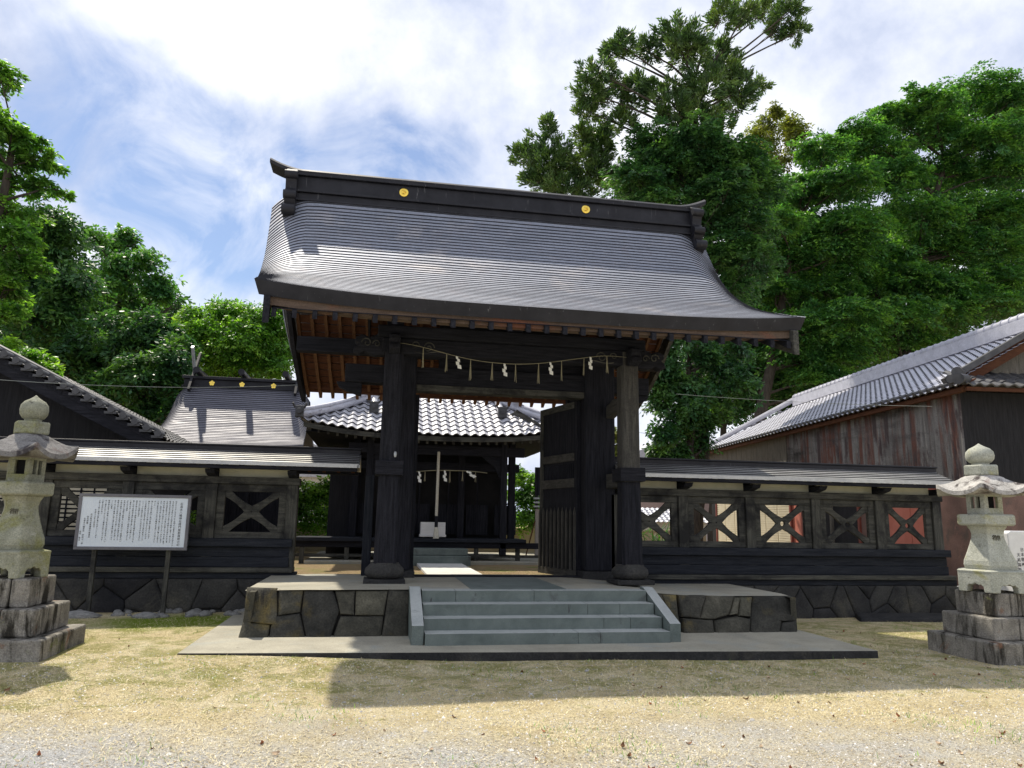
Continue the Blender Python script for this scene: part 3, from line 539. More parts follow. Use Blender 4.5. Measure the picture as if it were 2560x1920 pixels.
door((.66,13.62),(.72,15.05),.68,3.96,True)
# ================================================================ ROOFED FENCES
def fence(name,label,xa,xb,y,posts,rx0,rx1,zo,seed,holes,sillx,solid=()):
    """posts: x centres; panels between neighbours carry an X brace"""
    rs=random.Random(seed); t=thing(name,label,'fence',((xa+xb)/2,y+.15,0))
    # roof: two stepped slopes
    mb=MB(); n=6; ridx=[]
    for s in (-1,1):
        P=[]
        for i in range(n):
            for f,l in ((i/n,.018),((i+1)/n,0)):
                P.append([(x,y+.17+s*(.62*(1-f)+.04*f),zo+2.56+.24*f+l) for x in np.linspace(rx0,rx1,24)])
        ridx+=mb.risers(P,len(mb.f)); mb.grid(P if s<0 else [q[::-1] for q in P])
        P=[[(x,y+.17+s*.62,z) for x in (rx0,rx1)] for z in (zo+2.575,zo+2.51)]; mb.grid(P[::-1] if s<0 else P)
        P=[[(x,y+.17+s*.62*(1-f),zo+2.51+.22*f) for x in (rx0,rx1)] for f in (0,1)]; mb.grid(P[::-1] if s<0 else P)
    for x in (rx0,rx1): mb.prism_x([(y-.45,zo+2.51),(y-.45,zo+2.56),(y+.13,zo+2.79),(y+.21,zo+2.79),(y+.79,zo+2.56),(y+.79,zo+2.51),(y+.17,zo+2.72)],x-.02,x+.02)
    part('roof',mb,MT['copper_fence'],t,mat2=MT['copper_dark'],idx=ridx)  # dark riser colour draws the shade under each roof course
    part('ridge_cap',MB().box(rx0-.02,rx1+.02,y+.08,y+.26,zo+2.78,zo+2.87).box(rx0-.04,rx1+.04,y+.06,y+.28,zo+2.872,zo+2.905),MT['copper_dark'],t,bevel=.01)
    nr=int((rx1-rx0)/.26)
    for k in range(nr):
        x=rx0+.12+(rx1-rx0-.24)*k/(nr-1)
        m=MB().beam((x,y-.36,zo+2.485),(x,y+.15,zo+2.66),.06,.05); m.beam((x,y+.7,zo+2.485),(x,y+.19,zo+2.66),.06,.05)
        part('rafter',m,MT['brown_y'] if x>xb or x<xa else MT['dark_y'],t)  # rafters past the wall ends browner, light from the gap painted in
    part('eave_batten',MB().box(rx0+.02,rx1-.02,y-.42,y-.3,zo+2.445,zo+2.505).box(rx0+.02,rx1-.02,y+.64,y+.76,zo+2.445,zo+2.505),MT['dark_x'],t)
    W_,Wx,Wz=MT['grey_x'],MT['fence_x'],MT['grey_z']
    part('top_beam',MB().box(xa-.1,xb+.1,y-.02,y+.26,zo+2.2,zo+2.325),W_,t,bevel=.012)
    for i,x in enumerate(posts):
        part('post',MB().box(x-.095,x+.095,y+.0,y+.22,zo+.68,zo+2.2),Wz,t,bevel=.012)
        part('bracket',MB().prism_x([(y-.3,zo+2.44),(y+.2,zo+2.44),(y+.2,zo+2.326),(y-.04,zo+2.326),(y-.24,zo+2.37)],x-.08,x+.08),MT['dark_y'],t,bevel=.01)
    for a,b in zip(posts[:-1],posts[1:]):
        part('plaster_panel',MB().box(a+.09,b-.09,y+.09,y+.16,zo+2.325,zo+2.6),MT['plaster'],t)
        x0,x1=a+.095,b-.095; yy=y+.1; fr=MB(); z0,z1=zo+1.26,zo+2.2
        fr.box(x0,x1,yy-.045,yy+.045,zo+2.07,z1).box(x0,x1,yy-.045,yy+.045,z0,zo+1.37).box(x0,x0+.13,yy-.044,yy+.044,zo+1.371,zo+2.069).box(x1-.13,x1,yy-.044,yy+.044,zo+1.371,zo+2.069)
        l=part('lattice_frame',fr,W_,t,bevel=.008)
        cx,cz=(x0+x1)/2,zo+1.72; hw=(x1-x0)/2-.13; hh=.35; br=MB()
        key=round((a+b)/2,1); hole=any(abs(key-h)<.3 for h in holes)
        # four curved arms meeting at a ring
        for sx in (-1,1):
            for sz in (-1,1):
                pts=[]; r0=.06
                for q in np.linspace(0,1,9):
                    px_=cx+sx*(r0+(hw+.03-r0)*q); pz=cz+sz*(r0*.75+(hh+.02-r0*.75)*q)
                    w=.052+.035*(q-.45)**2*4
                    nx,nz=-sz*hh,sx*hw; l_=math.hypot(nx,nz); pts.append((px_+nx/l_*w,pz+nz/l_*w,px_-nx/l_*w,pz-nz/l_*w))
                ring=[[(p[0],yy-.03,p[1]),(p[2],yy-.03,p[3]),(p[2],yy+.03,p[3]),(p[0],yy+.03,p[1])] for p in pts]; br.rings(ring)
        ro,ri=.105,(.05 if hole else .012); k=18
        br.rings([[(cx+r*math.cos(q),y_,cz+r*math.sin(q)) for q in np.linspace(0,2*math.pi,k,endpoint=False)] for r,y_ in ((ro,yy+.034),(ro,yy-.034),(ri,yy-.034),(ri,yy+.034),(ro,yy+.034))],cap0=False,cap1=False)
        part('cross_brace',br,W_,l,bevel=.006)
    part('waist_rail',MB().box(sillx[0]+.04,sillx[1]-.04,y-.09,y+.2,zo+1.12,zo+1.258),MT['fence_x'],t,bevel=.012)
    part('wall_board',MB().box(sillx[0]+.08,sillx[1]-.08,y-.005,y+.12,zo+.945,zo+1.119),MT['fence_x'],t,bevel=.015)
    part('wall_board',MB().box(sillx[0]+.08,sillx[1]-.08,y-.035,y+.12,zo+.775,zo+.943),MT['fence_x'],t,bevel=.015)
    part('sill',MB().box(sillx[0],sillx[1],y-.13,y+.26,zo+.69,zo+.773),W_,t,bevel=.012)
    part('sill',MB().box(sillx[0]-.03,sillx[1]+.05,y-.07,y+.3,zo+.585,zo+.688),MT['fence_x'],t,bevel=.012)
    mb=MB(); fn=lambda u,w,d:(u,y-.03-d,w)
    for q in cells(sillx[0]-.02,sillx[1]+.04,-.1,zo+.585,int((sillx[1]-sillx[0])*4.1),rs,.85): stone(mb,q,fn,.004,.055,rs)
    part('stone_footing',mb,MT['footing'],t,smooth=50); part('footing_core',MB().box(sillx[0],sillx[1],y+.01,y+.4,-.1,zo+.585),MT['mortar'],t)
    return t
fence('roofed_fence','roofed timber fence with five X-braced openings joined to the gate beside its grey post',4.5,11.05,13.2,[4.34,5.66,7.01,8.38,9.75,11.02],4.36,11.13,0,21,(8.4,7.7,9.06,10.4),(4.4,11.22))
fence('roofed_fence','roofed timber fence standing behind the white notice board',-9.9,-1.45,13.8,[-9.6,-8.2,-6.86,-5.5,-4.2,-2.84,-1.47],-10.2,-.33,.05,22,(),(-9.9,-1.37))
# ================================================================ LANTERNS
def lantern(label,c,s,zs,rot,ss):
    t=thing('stone_lantern',label,'lantern',c); cx,cy,cz=c; rs=random.Random(int(abs(cx)*10))
    LM=MT['lantern_old' if cx<0 else 'lantern']
    def Z(z): return cz+z*zs
    def hexr(r,a0=0,n=6,cc=(0,0)): return [(cx+cc[0]+s*r*math.cos(a0+k*2*math.pi/n),cy+cc[1]+s*r*math.sin(a0+k*2*math.pi/n)) for k in range(n)]
    HA=math.radians(60+rot)
    for i,(hw,z0,z1) in enumerate(((.6,-.12,.265),(.455,.265,.55),(.325,.55,.85))):
        mb=MB(); h=hw*ss
        xs_=[-h,-h*rs.uniform(.1,.5),h*rs.uniform(.2,.5),h]
        for a,b in zip(xs_[:-1],xs_[1:]):
            m=.008; mb.box(cx+a+(m if a>-h else 0),cx+b-(m if b<h else 0),cy-h,cy+h,Z(z0)+.002,Z(z1))
        part('base_step',mb,MT['lantern_base'],t,bevel=.022)
    # plinth with arched openings
    mb=MB(); r=.45; z0,z1=.85,1.11
    P=hexr(r,HA)
    for k in range(6):
        p,q=np.array(P[k]),np.array(P[(k+1)%6]); m=(p+q)/2; inn=_u(np.array([cx,cy])-m); L_=np.linalg.norm(q-p)
        prof=[(0,0),(0,1),(1,1),(1,0),(.76,0),(.74,.28),(.66,.4),(.6,.36),(.5,.46),(.4,.36),(.34,.4),(.26,.28),(.24,0)]
        f=[(*(p+(q-p)*a),Z(z0+(z1-.004-z0)*b)) for a,b in prof]; b_=[(x+inn[0]*.13*s,y+inn[1]*.13*s,z) for x,y,z in f]; mb.prism(f[::-1],b_[::-1])
    mb.rings([[(x,y,Z(z)) for x,y in hexr(r-.025,HA)] for z in (1.02,1.1)])
    part('plinth',mb,LM,t,bevel=.01)
    def hx(name,prof,mat,bev=.012,sm_=None):
        return part(name,MB().rings([[(x,y,Z(z)) for x,y in hexr(r_*.78,HA)] for r_,z in prof]),mat,t,bevel=bev,smooth=sm_)
    hx('plinth_top',[(.575,1.095),(.585,1.13),(.47,1.145)],LM,.008)
    sh=hx('shaft',[(.43,1.135),(.46,1.2),(.45,1.26),(.385,1.37),(.325,1.48),(.29,1.56),(.28,1.62),(.3,1.67),(.345,1.715),(.35,1.735)],LM,.012)
    hx('middle_slab',[(.46,1.73),(.5,1.75),(.5,1.865),(.47,1.885)],LM,.012)
    # light box
    mb=MB(); P=hexr(.245,HA); z0,z1=1.88,2.17
    for k in range(6):
        p,q=np.array(P[k]),np.array(P[(k+1)%6]); m=(p+q)/2; inn=_u(np.array([cx,cy])-m)
        def pan(a0,a1,b0,b1):
            f=[(*(p+(q-p)*a),Z(z0+(z1-z0)*b)) for a,b in ((a0,b0),(a1,b0),(a1,b1),(a0,b1))]; mb.prism([*f],[(x+inn[0]*.07*s,y+inn[1]*.07*s,z) for x,y,z in f])
        pan(0,1,0,.3); pan(0,1,.84,1); pan(0,.24,.301,.839); pan(.76,1,.301,.839)
        if k%2==0: pan(.45,.55,.301,.839)
    part('light_box',mb,LM,t,bevel=.006)
    part('light_box_core',MB().rings([[(x,y,Z(z)) for x,y in hexr(.13,HA)] for z in (1.885,2.165)]),MT['shadow_room'],t)  # dark core put in for the shaded hollow of the box
    # roof with upturned corners
    mb=MB(); na=72; rg=[]
    def rad(a): q=(a-HA)%(math.pi/3)-math.pi/6; return math.cos(math.pi/6)/math.cos(q),abs(q)/(math.pi/6)
    for f,top in [(x,1) for x in (.0,.2,.34,.48,.62,.76,.88,.96,1.0)]+[(1.0,0),(.95,0),(.8,0),(.55,0),(.3,0)]:
        row=[]
        for k in range(na):
            a=2*math.pi*k/na; k1,cn=rad(a); R0=.64*(.26+.74*f) if f>0 else .17
            RR=R0*k1; lift=.115*cn**2.4*f**3
            z=2.43-.05*f-.19*f**1.15+lift if top else 2.43-.24-.055+lift*1.0+.02*(1-f)
            if f<.25 and top: RR=(.17 if f==0 else R0)
            row.append((cx+s*RR*math.cos(a),cy+s*RR*math.sin(a),Z(z)))
        rg.append(row)
    part('roof',mb.rings(rg),MT['lantern_roof_dark' if cx<0 else 'lantern_roof'],t,smooth=42)
    hx('neck_slab',[(.29,2.42),(.3,2.44),(.3,2.545),(.28,2.565)],LM,.01)
    part('finial',MB().rings([[(cx+s*r_*math.cos(a),cy+s*r_*math.sin(a),Z(z)) for a in np.linspace(0,2*math.pi,24,endpoint=False)] for r_,z in ((.105,2.56),(.11,2.595),(.14,2.61),(.172,2.65),(.18,2.7),(.17,2.755),(.13,2.8),(.07,2.83),(.03,2.855),(.006,2.875))]),LM,t,smooth=50)
    return t,sh
LB,LBs=lantern('tall stone lantern beside the white notice board, cut by the left edge of the photo',(-4.2,9.95,.03),.87,1.075,0,1.1)
LA,LAs=lantern('pale stone lantern on stained steps near the end of the five-opening fence',(8.37,9.12,0),1.0,1.0,-13,1.0)
# ================================================================ WRITING
def text(body,name,size,mat,mtx,parent=None,ext=.0015,space=1.0):
    cu=bpy.data.curves.new(name,'FONT'); cu.body=body; cu.size=size; cu.align_x='CENTER'; cu.extrude=ext; cu.space_line=space; cu.resolution_u=2
    o=bpy.data.objects.new(name,cu); COL.objects.link(o); bpy.context.view_layer.update()
    me=bpy.data.meshes.new_from_object(o.evaluated_get(bpy.context.evaluated_depsgraph_get())); bpy.data.objects.remove(o); bpy.data.curves.remove(cu)
    me.transform(mtx); off=wl(parent); me.transform(Matrix.Translation(-Vector(off))); me.materials.clear(); me.materials.append(mat)
    q=bpy.data.objects.new(name,me); COL.objects.link(q)
    if parent: q.parent=parent; WL[q.name]=Vector(off)
    return q
def frame(o,x,up):  # local X,Y axes
    x=Vector(x).normalized(); up=Vector(up); up=(up-x*up.dot(x)).normalized(); z=x.cross(up)
    m=Matrix.Identity(4)
    for i in range(3): m[i][0],m[i][1],m[i][2],m[i][3]=x[i],up[i],z[i],o[i]
    return m
def vert(s): return '\n'.join(s)
# carved characters on the lantern shafts (front face of the hexagon, sloping)
for (t,sh,s,zs,c) in ((LB,LBs,.87,1.075,(-4.2,9.95,.03)),(LA,LAs,1.0,1.0,(8.37,9.12,0))):
    ap=math.cos(math.pi/6)
    for ch,z,sz in (('御',1.585,.11),('燈',1.3,.17)):
        r0=.27 if z>1.5 else .425; sl=(.29-.275)/.1 if z>1.5 else (.385-.325)/.11
        rr={1.585:.225,1.3:.334}[z]
        ra=math.radians(-13 if c[0]>0 else 0); rr=rr*ap*s+.004; nx,ny=math.sin(ra),-math.cos(ra)
        m=frame((c[0]+nx*rr,c[1]+ny*rr,c[2]+(z-.07)*zs),(math.cos(ra),math.sin(ra),0),(-nx*(.0 if z>1.5 else .4),-ny*(.0 if z>1.5 else .4),1))
        text(ch,'carved_character',sz*s,MT['faded'],m,sh,.006)
# notice board
sg=thing('notice_board','white notice board covered in columns of small black Japanese writing on two posts','sign',(-3.93,13.45,.08))
bx0,bx1,bz0,bz1,by=-4.78,-3.08,1.135,2.0,13.4
part('panel',MB().box(bx0+.03,bx1-.03,by-.02,by+.01,bz0+.03,bz1-.03),MT['board_white'],sg)
fm=MB().box(bx0-.02,bx1+.02,by-.035,by+.03,bz1-.03,bz1+.02).box(bx0-.02,bx1+.02,by-.035,by+.03,bz0-.02,bz0+.03).box(bx0-.02,bx0+.03,by-.034,by+.029,bz0+.03,bz1-.03).box(bx1-.03,bx1+.02,by-.034,by+.029,bz0+.03,bz1-.03)
part('frame',fm,MT['frame_grey'],sg,bevel=.005)
for x in (-4.5,-3.36): part('post',MB().box(x-.035,x+.035,by+.03,by+.1,0,bz1-.1),MT['grey_z'],sg,bevel=.006)
TI='石清水八幡神社楼門屋根葺替の記'
BODY=['四月十六日に当る日より昭和の大屋根の葺替が始まりました','氏子総代の寄附により檜皮を銅板に替え一新された','楼門は古来の姿のまま残り屋根のみ改修を行なう事','当初は檜皮葺であったが後に瓦葺となり再び旧に復す','神社の森に抱かれ地域の人々に守られて今日に至る','また、昭和の末に傷みが著しく修理の願いが高まる','工事の費用は氏子及び崇敬者の浄財により賄われた','ました。','続いて平成の御代に再び屋根の葺替を行い申す','棟札によれば江戸の中頃に建立されたと伝わる','その後幾度かの修理を経て今日の姿を留めている','一つ一つの部材を調べ古い技法を守り伝えながら','はじめに足場を組み','葺材を取り外して野地の板を改め銅板を葺き上げた','棟には巴の御紋を掲げ金箔を押して荘厳とした','工事中は多くの方の御協力と御奉仕を賜りました','はなはだ感謝','中門並びに拝殿の屋根もこの度合わせて修繕を行い','木部の腐朽した箇所を取替え防虫の処置を施した','銅板の厚さは従来のものより厚くし耐久を図った','全ての工程を無事に終え竣工の祭典を執り行なう','ここに経過','御神徳の益々の発揚と氏子各位の弥栄を祈念しつつ','永く後世に伝えるためその概要を記すものである','工事の完成を祝い','十重二十重に感謝の誠を捧げ記念といたします']
tx=[]
tp=bz1-.075
def col(s,x,sz,top,pitch): text(vert(s),'lettering',sz,MT['ink'],frame((x,by-.0215,top-sz),(1,0,0),(0,0,1)),sg,.0008,pitch)
col(TI,bx1-.125,.046,tp-.02,1.04)
for i,b in enumerate(BODY): col(b,bx1-.215-i*.0475,.026,tp,1.15 if len(b)>8 else 1.15)
for s,x,z in (('平成十七年七月吉日',-4.53,1.77),('氏子総代会葺替実行委員会',-4.585,1.7),('宮司神職',-4.635,1.66),('石清水八幡宮司　伊高公一郎',-4.68,1.63),('宮司　敬白',-4.725,1.42)): col(s,x,.03,z,1.1)
# monument at the right edge
mo=thing('stone_monument','pale polished stone slab with dark carved writing, cut by the right edge','monument',(11.9,11.6,0))
part('slab',MB().prism_y([(10.99,.3),(12.9,.3),(12.9,1.66),(11.03,1.66),(10.97,1.62)],11.5,11.85),MT['white_stone'],mo,bevel=.02)
part('base',MB().box(10.8,13.1,11.35,12.0,-.05,.3),MT['granite'],mo,bevel=.02)
for s,x,z in (('石清水八幡',11.32,1.5),('日本敬神',11.22,1.38),('天祐福寿',11.14,1.29),('昭和',11.08,1.16)): text(vert(s),'lettering',.07,MT['ink'],frame((x,11.497,z-.07),(1,0,0),(0,0,1)),mo,.001,1.2)
# stones along the foot of the left fence
rs=random.Random(9)
def rock(r,seed,flat=.55):
    q=random.Random(seed); mb=MB(); n,k=9,6; rg=[]
    for i in range(k):
        a=-math.pi/2+math.pi*(i+.5)/k; rg.append([(r*math.cos(a)*math.cos(2*math.pi*j/n)*q.uniform(.8,1.15),r*math.cos(a)*math.sin(2*math.pi*j/n)*q.uniform(.8,1.1)*.8,r*math.sin(a)*flat*q.uniform(.85,1.1)) for j in range(n)])
    return mb.rings(rg)
protos=[]
for i in range(6):
    o=part('edging_stone',rock(.1,i),MT['pebble'],None,smooth=70); tag(o,'rounded grey stone lying at the foot of the fence behind the notice board','stone','loose stones along the fence footing'); protos.append(o)
k=0
for i in range(44):
    x=rs.uniform(-5.6,-1.75); y=13.68-rs.random()**1.5*.55-(.25 if i%7==0 else 0); sc=rs.uniform(.35,1.25)
    o=protos[i] if i<6 else dup(protos[i%6],(0,0,0))
    o.location=(x,y,float(zg(x,y))+.02*sc); o.rotation_euler=(0,0,rs.uniform(0,6)); o.scale=(sc*1.2,sc,sc)
for px,py,w,h,lab in ((195,1540,.33,.1,'long flat pale stone on the grass beside the stone lantern and notice board'),(365,1535,.22,.08,'flat pale stone below the second post of the notice board')):
    o=part('flat_stone',rock(1,30+px,1),MT['pebble'],None,smooth=70); p=at(px,py,13.0 if px<300 else 13.1); o.location=(p[0],p[1],float(zg(p[0],p[1]))+.01); o.scale=(w,.15,h); tag(o,lab,'stone')
o=part('stone_slab',MB().prism([(8.75,12.6,.06),(10.5,12.35,.08),(10.9,12.95,.1),(9.0,13.1,.09)][::-1],[(8.7,12.55,-.05),(10.5,12.3,-.05),(10.95,12.95,-.05),(9.0,13.15,-.05)][::-1]),MT['footing'],None,bevel=.03)
tag(o,'long low grey slab lying at the foot of the five-opening fence','stone')
o=part('drain_pipe',MB().tube([(11.42,13.3,.56),(11.5,13.27,.3),(11.56,13.25,.0)],.04,10),MT['white_metal'],None,smooth=50); tag(o,'short pale drain pipe at the end of the fence footing','pipe')
# ================================================================ SACRED ROPES
def shide(p,sc,seed,tilt=0):
    q=random.Random(seed); mb=MB(); x,y,z=p; w=.05*sc; cx_=0; zz=0
    for k in range(4):
        ww=w*(1+.25*k); hh=.075*sc*(1+.15*k); a=.6*(1 if k%2 else -1)
        pts=[(-ww*.5,0),(ww*.5,-.25*hh),(ww*.5,-hh*1.1),(-ww*.5,-hh*.85)]; pts=[(cx_+a_,zz+b_) for a_,b_ in pts]; ct,s_=math.cos(tilt),math.sin(tilt)
        P=[(x+a_*ct-b_*s_,y-.004*k,z+a_*s_+b_*ct) for a_,b_ in pts]
        mb.prism(P[::-1],[(u,v+.002,w_) for u,v,w_ in P[::-1]]); cx_+=ww*(.45 if k%2==0 else -.45)*q.uniform(.7,1.2); zz-=hh*.8
    return mb
def tassel(p,ln,seed):
    q=random.Random(seed); mb=MB()
    for k in range(5):
        a,b=q.uniform(-.022,.022),q.uniform(-.015,.015); mb.tube([(p[0],p[1],p[2]),(p[0]+a*.4,p[1]+b*.4,p[2]-ln*.5),(p[0]+a,p[1]+b,p[2]-ln*q.uniform(.9,1.05))],[.0055,.006,.004],4)
    return mb
def shimenawa(label,pts,y,shides,tass,r,sc,tl):
    W_=[at(px,py,y) for px,py in pts]; t=thing('sacred_rope',label,'rope',tuple(W_[len(W_)//2]))
    X_=[p[0] for p in W_]; Zz=[p[2] for p in W_]
    # smooth through the points
    fx=np.linspace(X_[0],X_[-1],60); fz=np.interp(fx,X_,Zz); kz=np.convolve(np.pad(fz,3,'edge'),np.ones(7)/7,'valid')
    part('cord',MB().tube([(a,y,b) for a,b in zip(fx,kz)],[r*(1-.25*abs(i/30-1)) for i in range(60)],7),MT['straw'],t,smooth=60)
    for i,(px,ti) in enumerate(shides):
        x=at(px,pts[0][1],y)[0]; part('paper_streamer',shide((x,y-.02,float(np.interp(x,fx,kz))),sc,i,ti),MT['paper'],t)
    for i,px in enumerate(tass):
        x=at(px,pts[0][1],y)[0]; part('straw_tassel',tassel((x,y,float(np.interp(x,fx,kz))),tl*random.Random(i).uniform(.88,1.05),i),MT['straw'],t)
shimenawa('thin straw rope with four paper streamers hung below the gate beam',[(1000,856),(1060,868),(1118,885),(1180,900),(1240,908),(1300,911),(1360,908),(1420,900),(1480,892),(1520,888),(1566,894)],12.0,[(1143,.15),(1262,0),(1376,0),(1476,-.1)],[1059,1118,1178,1232,1290,1347,1404,1460,1517],.006,.7,.34)
# ================================================================ TILED ROOF HELPER
def tiles(mb,O,A,U,n,m,keep=None,amp=.042,lip=.03,sub=6,flat=False):
    """pantile slope: O eave corner, A one tile along the eave, U one course up the slope; keep(a,b) says which tiles exist"""
    O,A,U=[np.array(q,float) for q in (O,A,U)]; nn=_u(np.cross(A,U)); 
    if nn[2]<0: nn=-nn
    pr=[]
    for k in range(sub+1):
        f=k/sub; h=amp*(math.sin(f*2*math.pi)*.55+.45*math.cos(f*2*math.pi)) if not flat else amp*(1 if f<.25 or f>.85 else -.2)
        pr.append((f,h))
    for b in range(m):
        for a in range(n):
            if keep and not keep(a+.5,b+.5): continue
            o=len(mb.v)
            for bb,l in ((b-.06,lip),(b+.98,0)):
                for f,h in pr: mb.v.append(tuple(O+A*(a+f)+U*bb+nn*(h+l)))
            for f,h in pr: mb.v.append(tuple(O+A*(a+f)+U*(b-.06)+nn*(h-.004)))
            k=sub+1
            for i in range(sub): mb.f.append((o+i,o+i+1,o+k+i+1,o+k+i)); mb.f.append((o+2*k+i,o+2*k+i+1,o+i+1,o+i))
    return mb
# ================================================================ WORSHIP HALL
hl=thing('worship_hall','dark timber worship hall with a bright silver tiled roof seen through the gate opening','hall',(1.55,21,.6))
HX=1.55; ez=3.82; ey=18.75; hwid=3.45; tw=.235; sl_=.62
n=int(2*hwid/tw); cu=.23; U=(0,cu,cu*sl_)
mb=MB(); m_=13
def eavez(x): return .26*(abs(x-HX)/hwid)**2.6
tiles(mb,(HX-hwid,ey,ez),(2*hwid/n,0,0),U,n,m_,lambda a,b:abs(a/n*2-1)*hwid<hwid-b*cu*1.0+.1)
mb.v=[(x,y,z+eavez(x)*max(0,1-(y-ey)/3)) for x,y,z in mb.v]
part('front_tiles',mb,MT['tile_bright'],hl,smooth=40,mat2=MT['tile_dark'],idx=range(1,len(mb.f),2))  # lip faces painted dark as the shade line between tile courses
mb=MB()
for s in (-1,1):
    n2=12; O=(HX+s*hwid,ey,ez+.26); A=(0,.26*s*0+.26,0); tiles(mb,O,A,(-s*cu,0,cu*sl_),22,m_,lambda a,b:a*.26>b*cu-.1 and (22-a)*.26>b*cu-.1)
part('side_tiles',mb,MT['tile_bright'],hl,smooth=40,mat2=MT['tile_dark'],idx=range(1,len(mb.f),2))
tiles(mb:=MB(),(HX-1.9,ey+2.8,ez+2.8*sl_),(.235,0,0),(0,cu,cu*sl_*1.05),16,5); part('upper_tiles',mb,MT['tile_bright'],hl,smooth=40,mat2=MT['tile_dark'],idx=range(1,len(mb.f),2))
part('ridge',MB().box(HX-2.1,HX+2.1,22.7,23.0,6.1,6.7),MT['tile_dark'],hl,bevel=.03)
for s in (-1,1):
    hp=[(HX+s*(hwid+.05-f*2.05),ey-.05+f*2.05,ez+.05+f*2.05*sl_+.26*(1-f)**2.6) for f in np.linspace(0,1,8)]
    h=part('hip_ridge',MB().tube([(x,y,z+.06) for x,y,z in hp],.085,8).tube([(x,y,z+.17) for x,y,z in hp[:-1]],.06,8),MT['tile'],hl,smooth=50)
    e=hp[0]; part('end_tile',MB().box(e[0]-.1,e[0]+.1,e[1]-.12,e[1]+.04,e[2]-.02,e[2]+.26).tube([(e[0]-.1,e[1]-.05,e[2]+.2),(e[0]-.17,e[1]-.1,e[2]+.33)],.03,6).tube([(e[0]+.1,e[1]-.05,e[2]+.2),(e[0]+.17,e[1]-.1,e[2]+.33)],.03,6).tube([(e[0],e[1]-.12,e[2]+.12),(e[0],e[1]-.17,e[2]+.12)],.075,10),MT['tile_dark'],h,bevel=.012)
    x=HX+s*1.72
    d=part('descending_ridge',MB().tube([(x,19.75+f,ez+.1+(1.0+f)*sl_) for f in (0,1.2,2.6,3.4)],.1,8),MT['tile_bright'],hl,smooth=50)
    y0,z0=19.7,ez+.08+.95*sl_
    part('end_tile',MB().box(x-.12,x+.12,y0-.1,y0+.05,z0-.06,z0+.24).tube([(x-.1,y0-.03,z0+.2),(x-.2,y0-.06,z0+.3)],.03,6).tube([(x+.1,y0-.03,z0+.2),(x+.2,y0-.06,z0+.3)],.03,6).tube([(x,y0-.1,z0+.1),(x,y0-.14,z0+.1)],.06,10),MT['tile_dark'],d,bevel=.012)
# eave boards and rafters
mb=MB(); mb.rings([[(x,ey+.02,ez-.17+eavez(x)),(x,ey+.1,ez-.17+eavez(x)),(x,ey+.1,ez-.05+eavez(x)),(x,ey+.02,ez-.05+eavez(x))] for x in np.linspace(HX-hwid+.05,HX+hwid-.05,20)]); part('eave_board',mb,MT['grey_x'],hl)
for k in range(30):
    x=HX-hwid+.2+(2*hwid-.4)*k/29; part('rafter',MB().beam((x,ey+.12,ez-.2+eavez(x)),(x,20.4,ez+.6),.06,.08),MT['grey_y'],hl)
for k in range(14):
    y=ey+.4+k*.3; part('rafter',MB().beam((HX+hwid-.1,y,ez-.02),(HX+2.0,y,ez+.75),.06,.07),MT['grey_x'],hl)
part('soffit',MB().prism([(HX-hwid+.1,ey+.1,ez-.03),(HX+hwid-.1,ey+.1,ez-.03),(HX+hwid-.1,24.5,ez-.03),(HX-hwid+.1,24.5,ez-.03)][::-1],[(HX-1.9,20.6,ez+1.0),(HX+1.9,20.6,ez+1.0),(HX+1.9,23,ez+1.0),(HX-1.9,23,ez+1.0)][::-1]),MT['dark_y'],hl)
# body
bw=2.12
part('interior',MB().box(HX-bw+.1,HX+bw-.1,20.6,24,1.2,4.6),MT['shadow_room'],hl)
for x in (HX-bw,HX-.72,HX+.72,HX+bw): part('column',MB().box(x-.09,x+.09,20.2,20.38,1.2,4.3),MT['dark_z'],hl,bevel=.015)
for x in (HX-1.75,HX+1.75): part('porch_post',MB().box(x-.085,x+.085,19.35,19.52,.8,3.95),MT['dark_z'],hl,bevel=.015)
part('head_beam',MB().box(HX-2.3,HX+2.3,19.36,19.5,3.35,3.6),MT['dark_x'],hl,bevel=.01); part('head_beam',MB().box(HX-bw-.2,HX+bw+.2,20.22,20.36,3.0,3.22),MT['dark_x'],hl,bevel=.01)
for s in (-1,1):
    e=[(0,0),(0,-.62),(.06*s,-.5),(.16*s,-.28),(.4*s,-.1),(.5*s,0)]; x=HX-s*(1.75-.085)
    part('bracket',MB().prism_y([(x+a,3.34+b) for a,b in (e if s>0 else e[::-1])],19.4,19.47),MT['dark_x'],hl)
for k in range(6):
    x=HX-bw+.14+k*(2*bw-.28)/5; part('lattice_door',MB().box(x-.3,x+.3,20.42,20.45,1.3,2.1).box(x-.02,x+.02,20.4,20.42,1.3,3.0),MT['dark_z'],hl)
part('side_wing',MB().box(-1.25,-.3,20.7,23.5,.7,3.3),MT['black_wall'],hl); part('wing_eave',MB().box(-1.6,-.2,20.3,23.6,3.3,3.42),MT['dark_x'],hl)
part('veranda',MB().box(HX-3.5,HX+2.35,19.28,20.6,1.12,1.21),MT['fence_x'],hl,bevel=.008)
part('veranda_beam',MB().box(HX-3.5,HX+3.3,19.35,19.5,.97,1.118),MT['dark_x'],hl,bevel=.008)
for k in range(7):
    x=HX-3.3+k*1.09; part('veranda_post',MB().box(x-.055,x+.055,19.37,19.48,.55,.97),MT['grey_z'],hl,bevel=.006)
part('veranda_tie',MB().box(HX-3.5,HX+3.3,19.39,19.46,.74,.81),MT['grey_x'],hl)
part('stone_step',MB().box(.75,2.3,18.62,19.2,.82,.985),MT['granite'],hl,bevel=.015); part('stone_step',MB().box(.72,2.36,18.5,19.2,.55,.817),MT['granite'],hl,bevel=.015)
part('base_stone',MB().box(HX-3.2,HX+3.6,19.0,24.5,.45,.66),MT['concrete'],hl,bevel=.02)
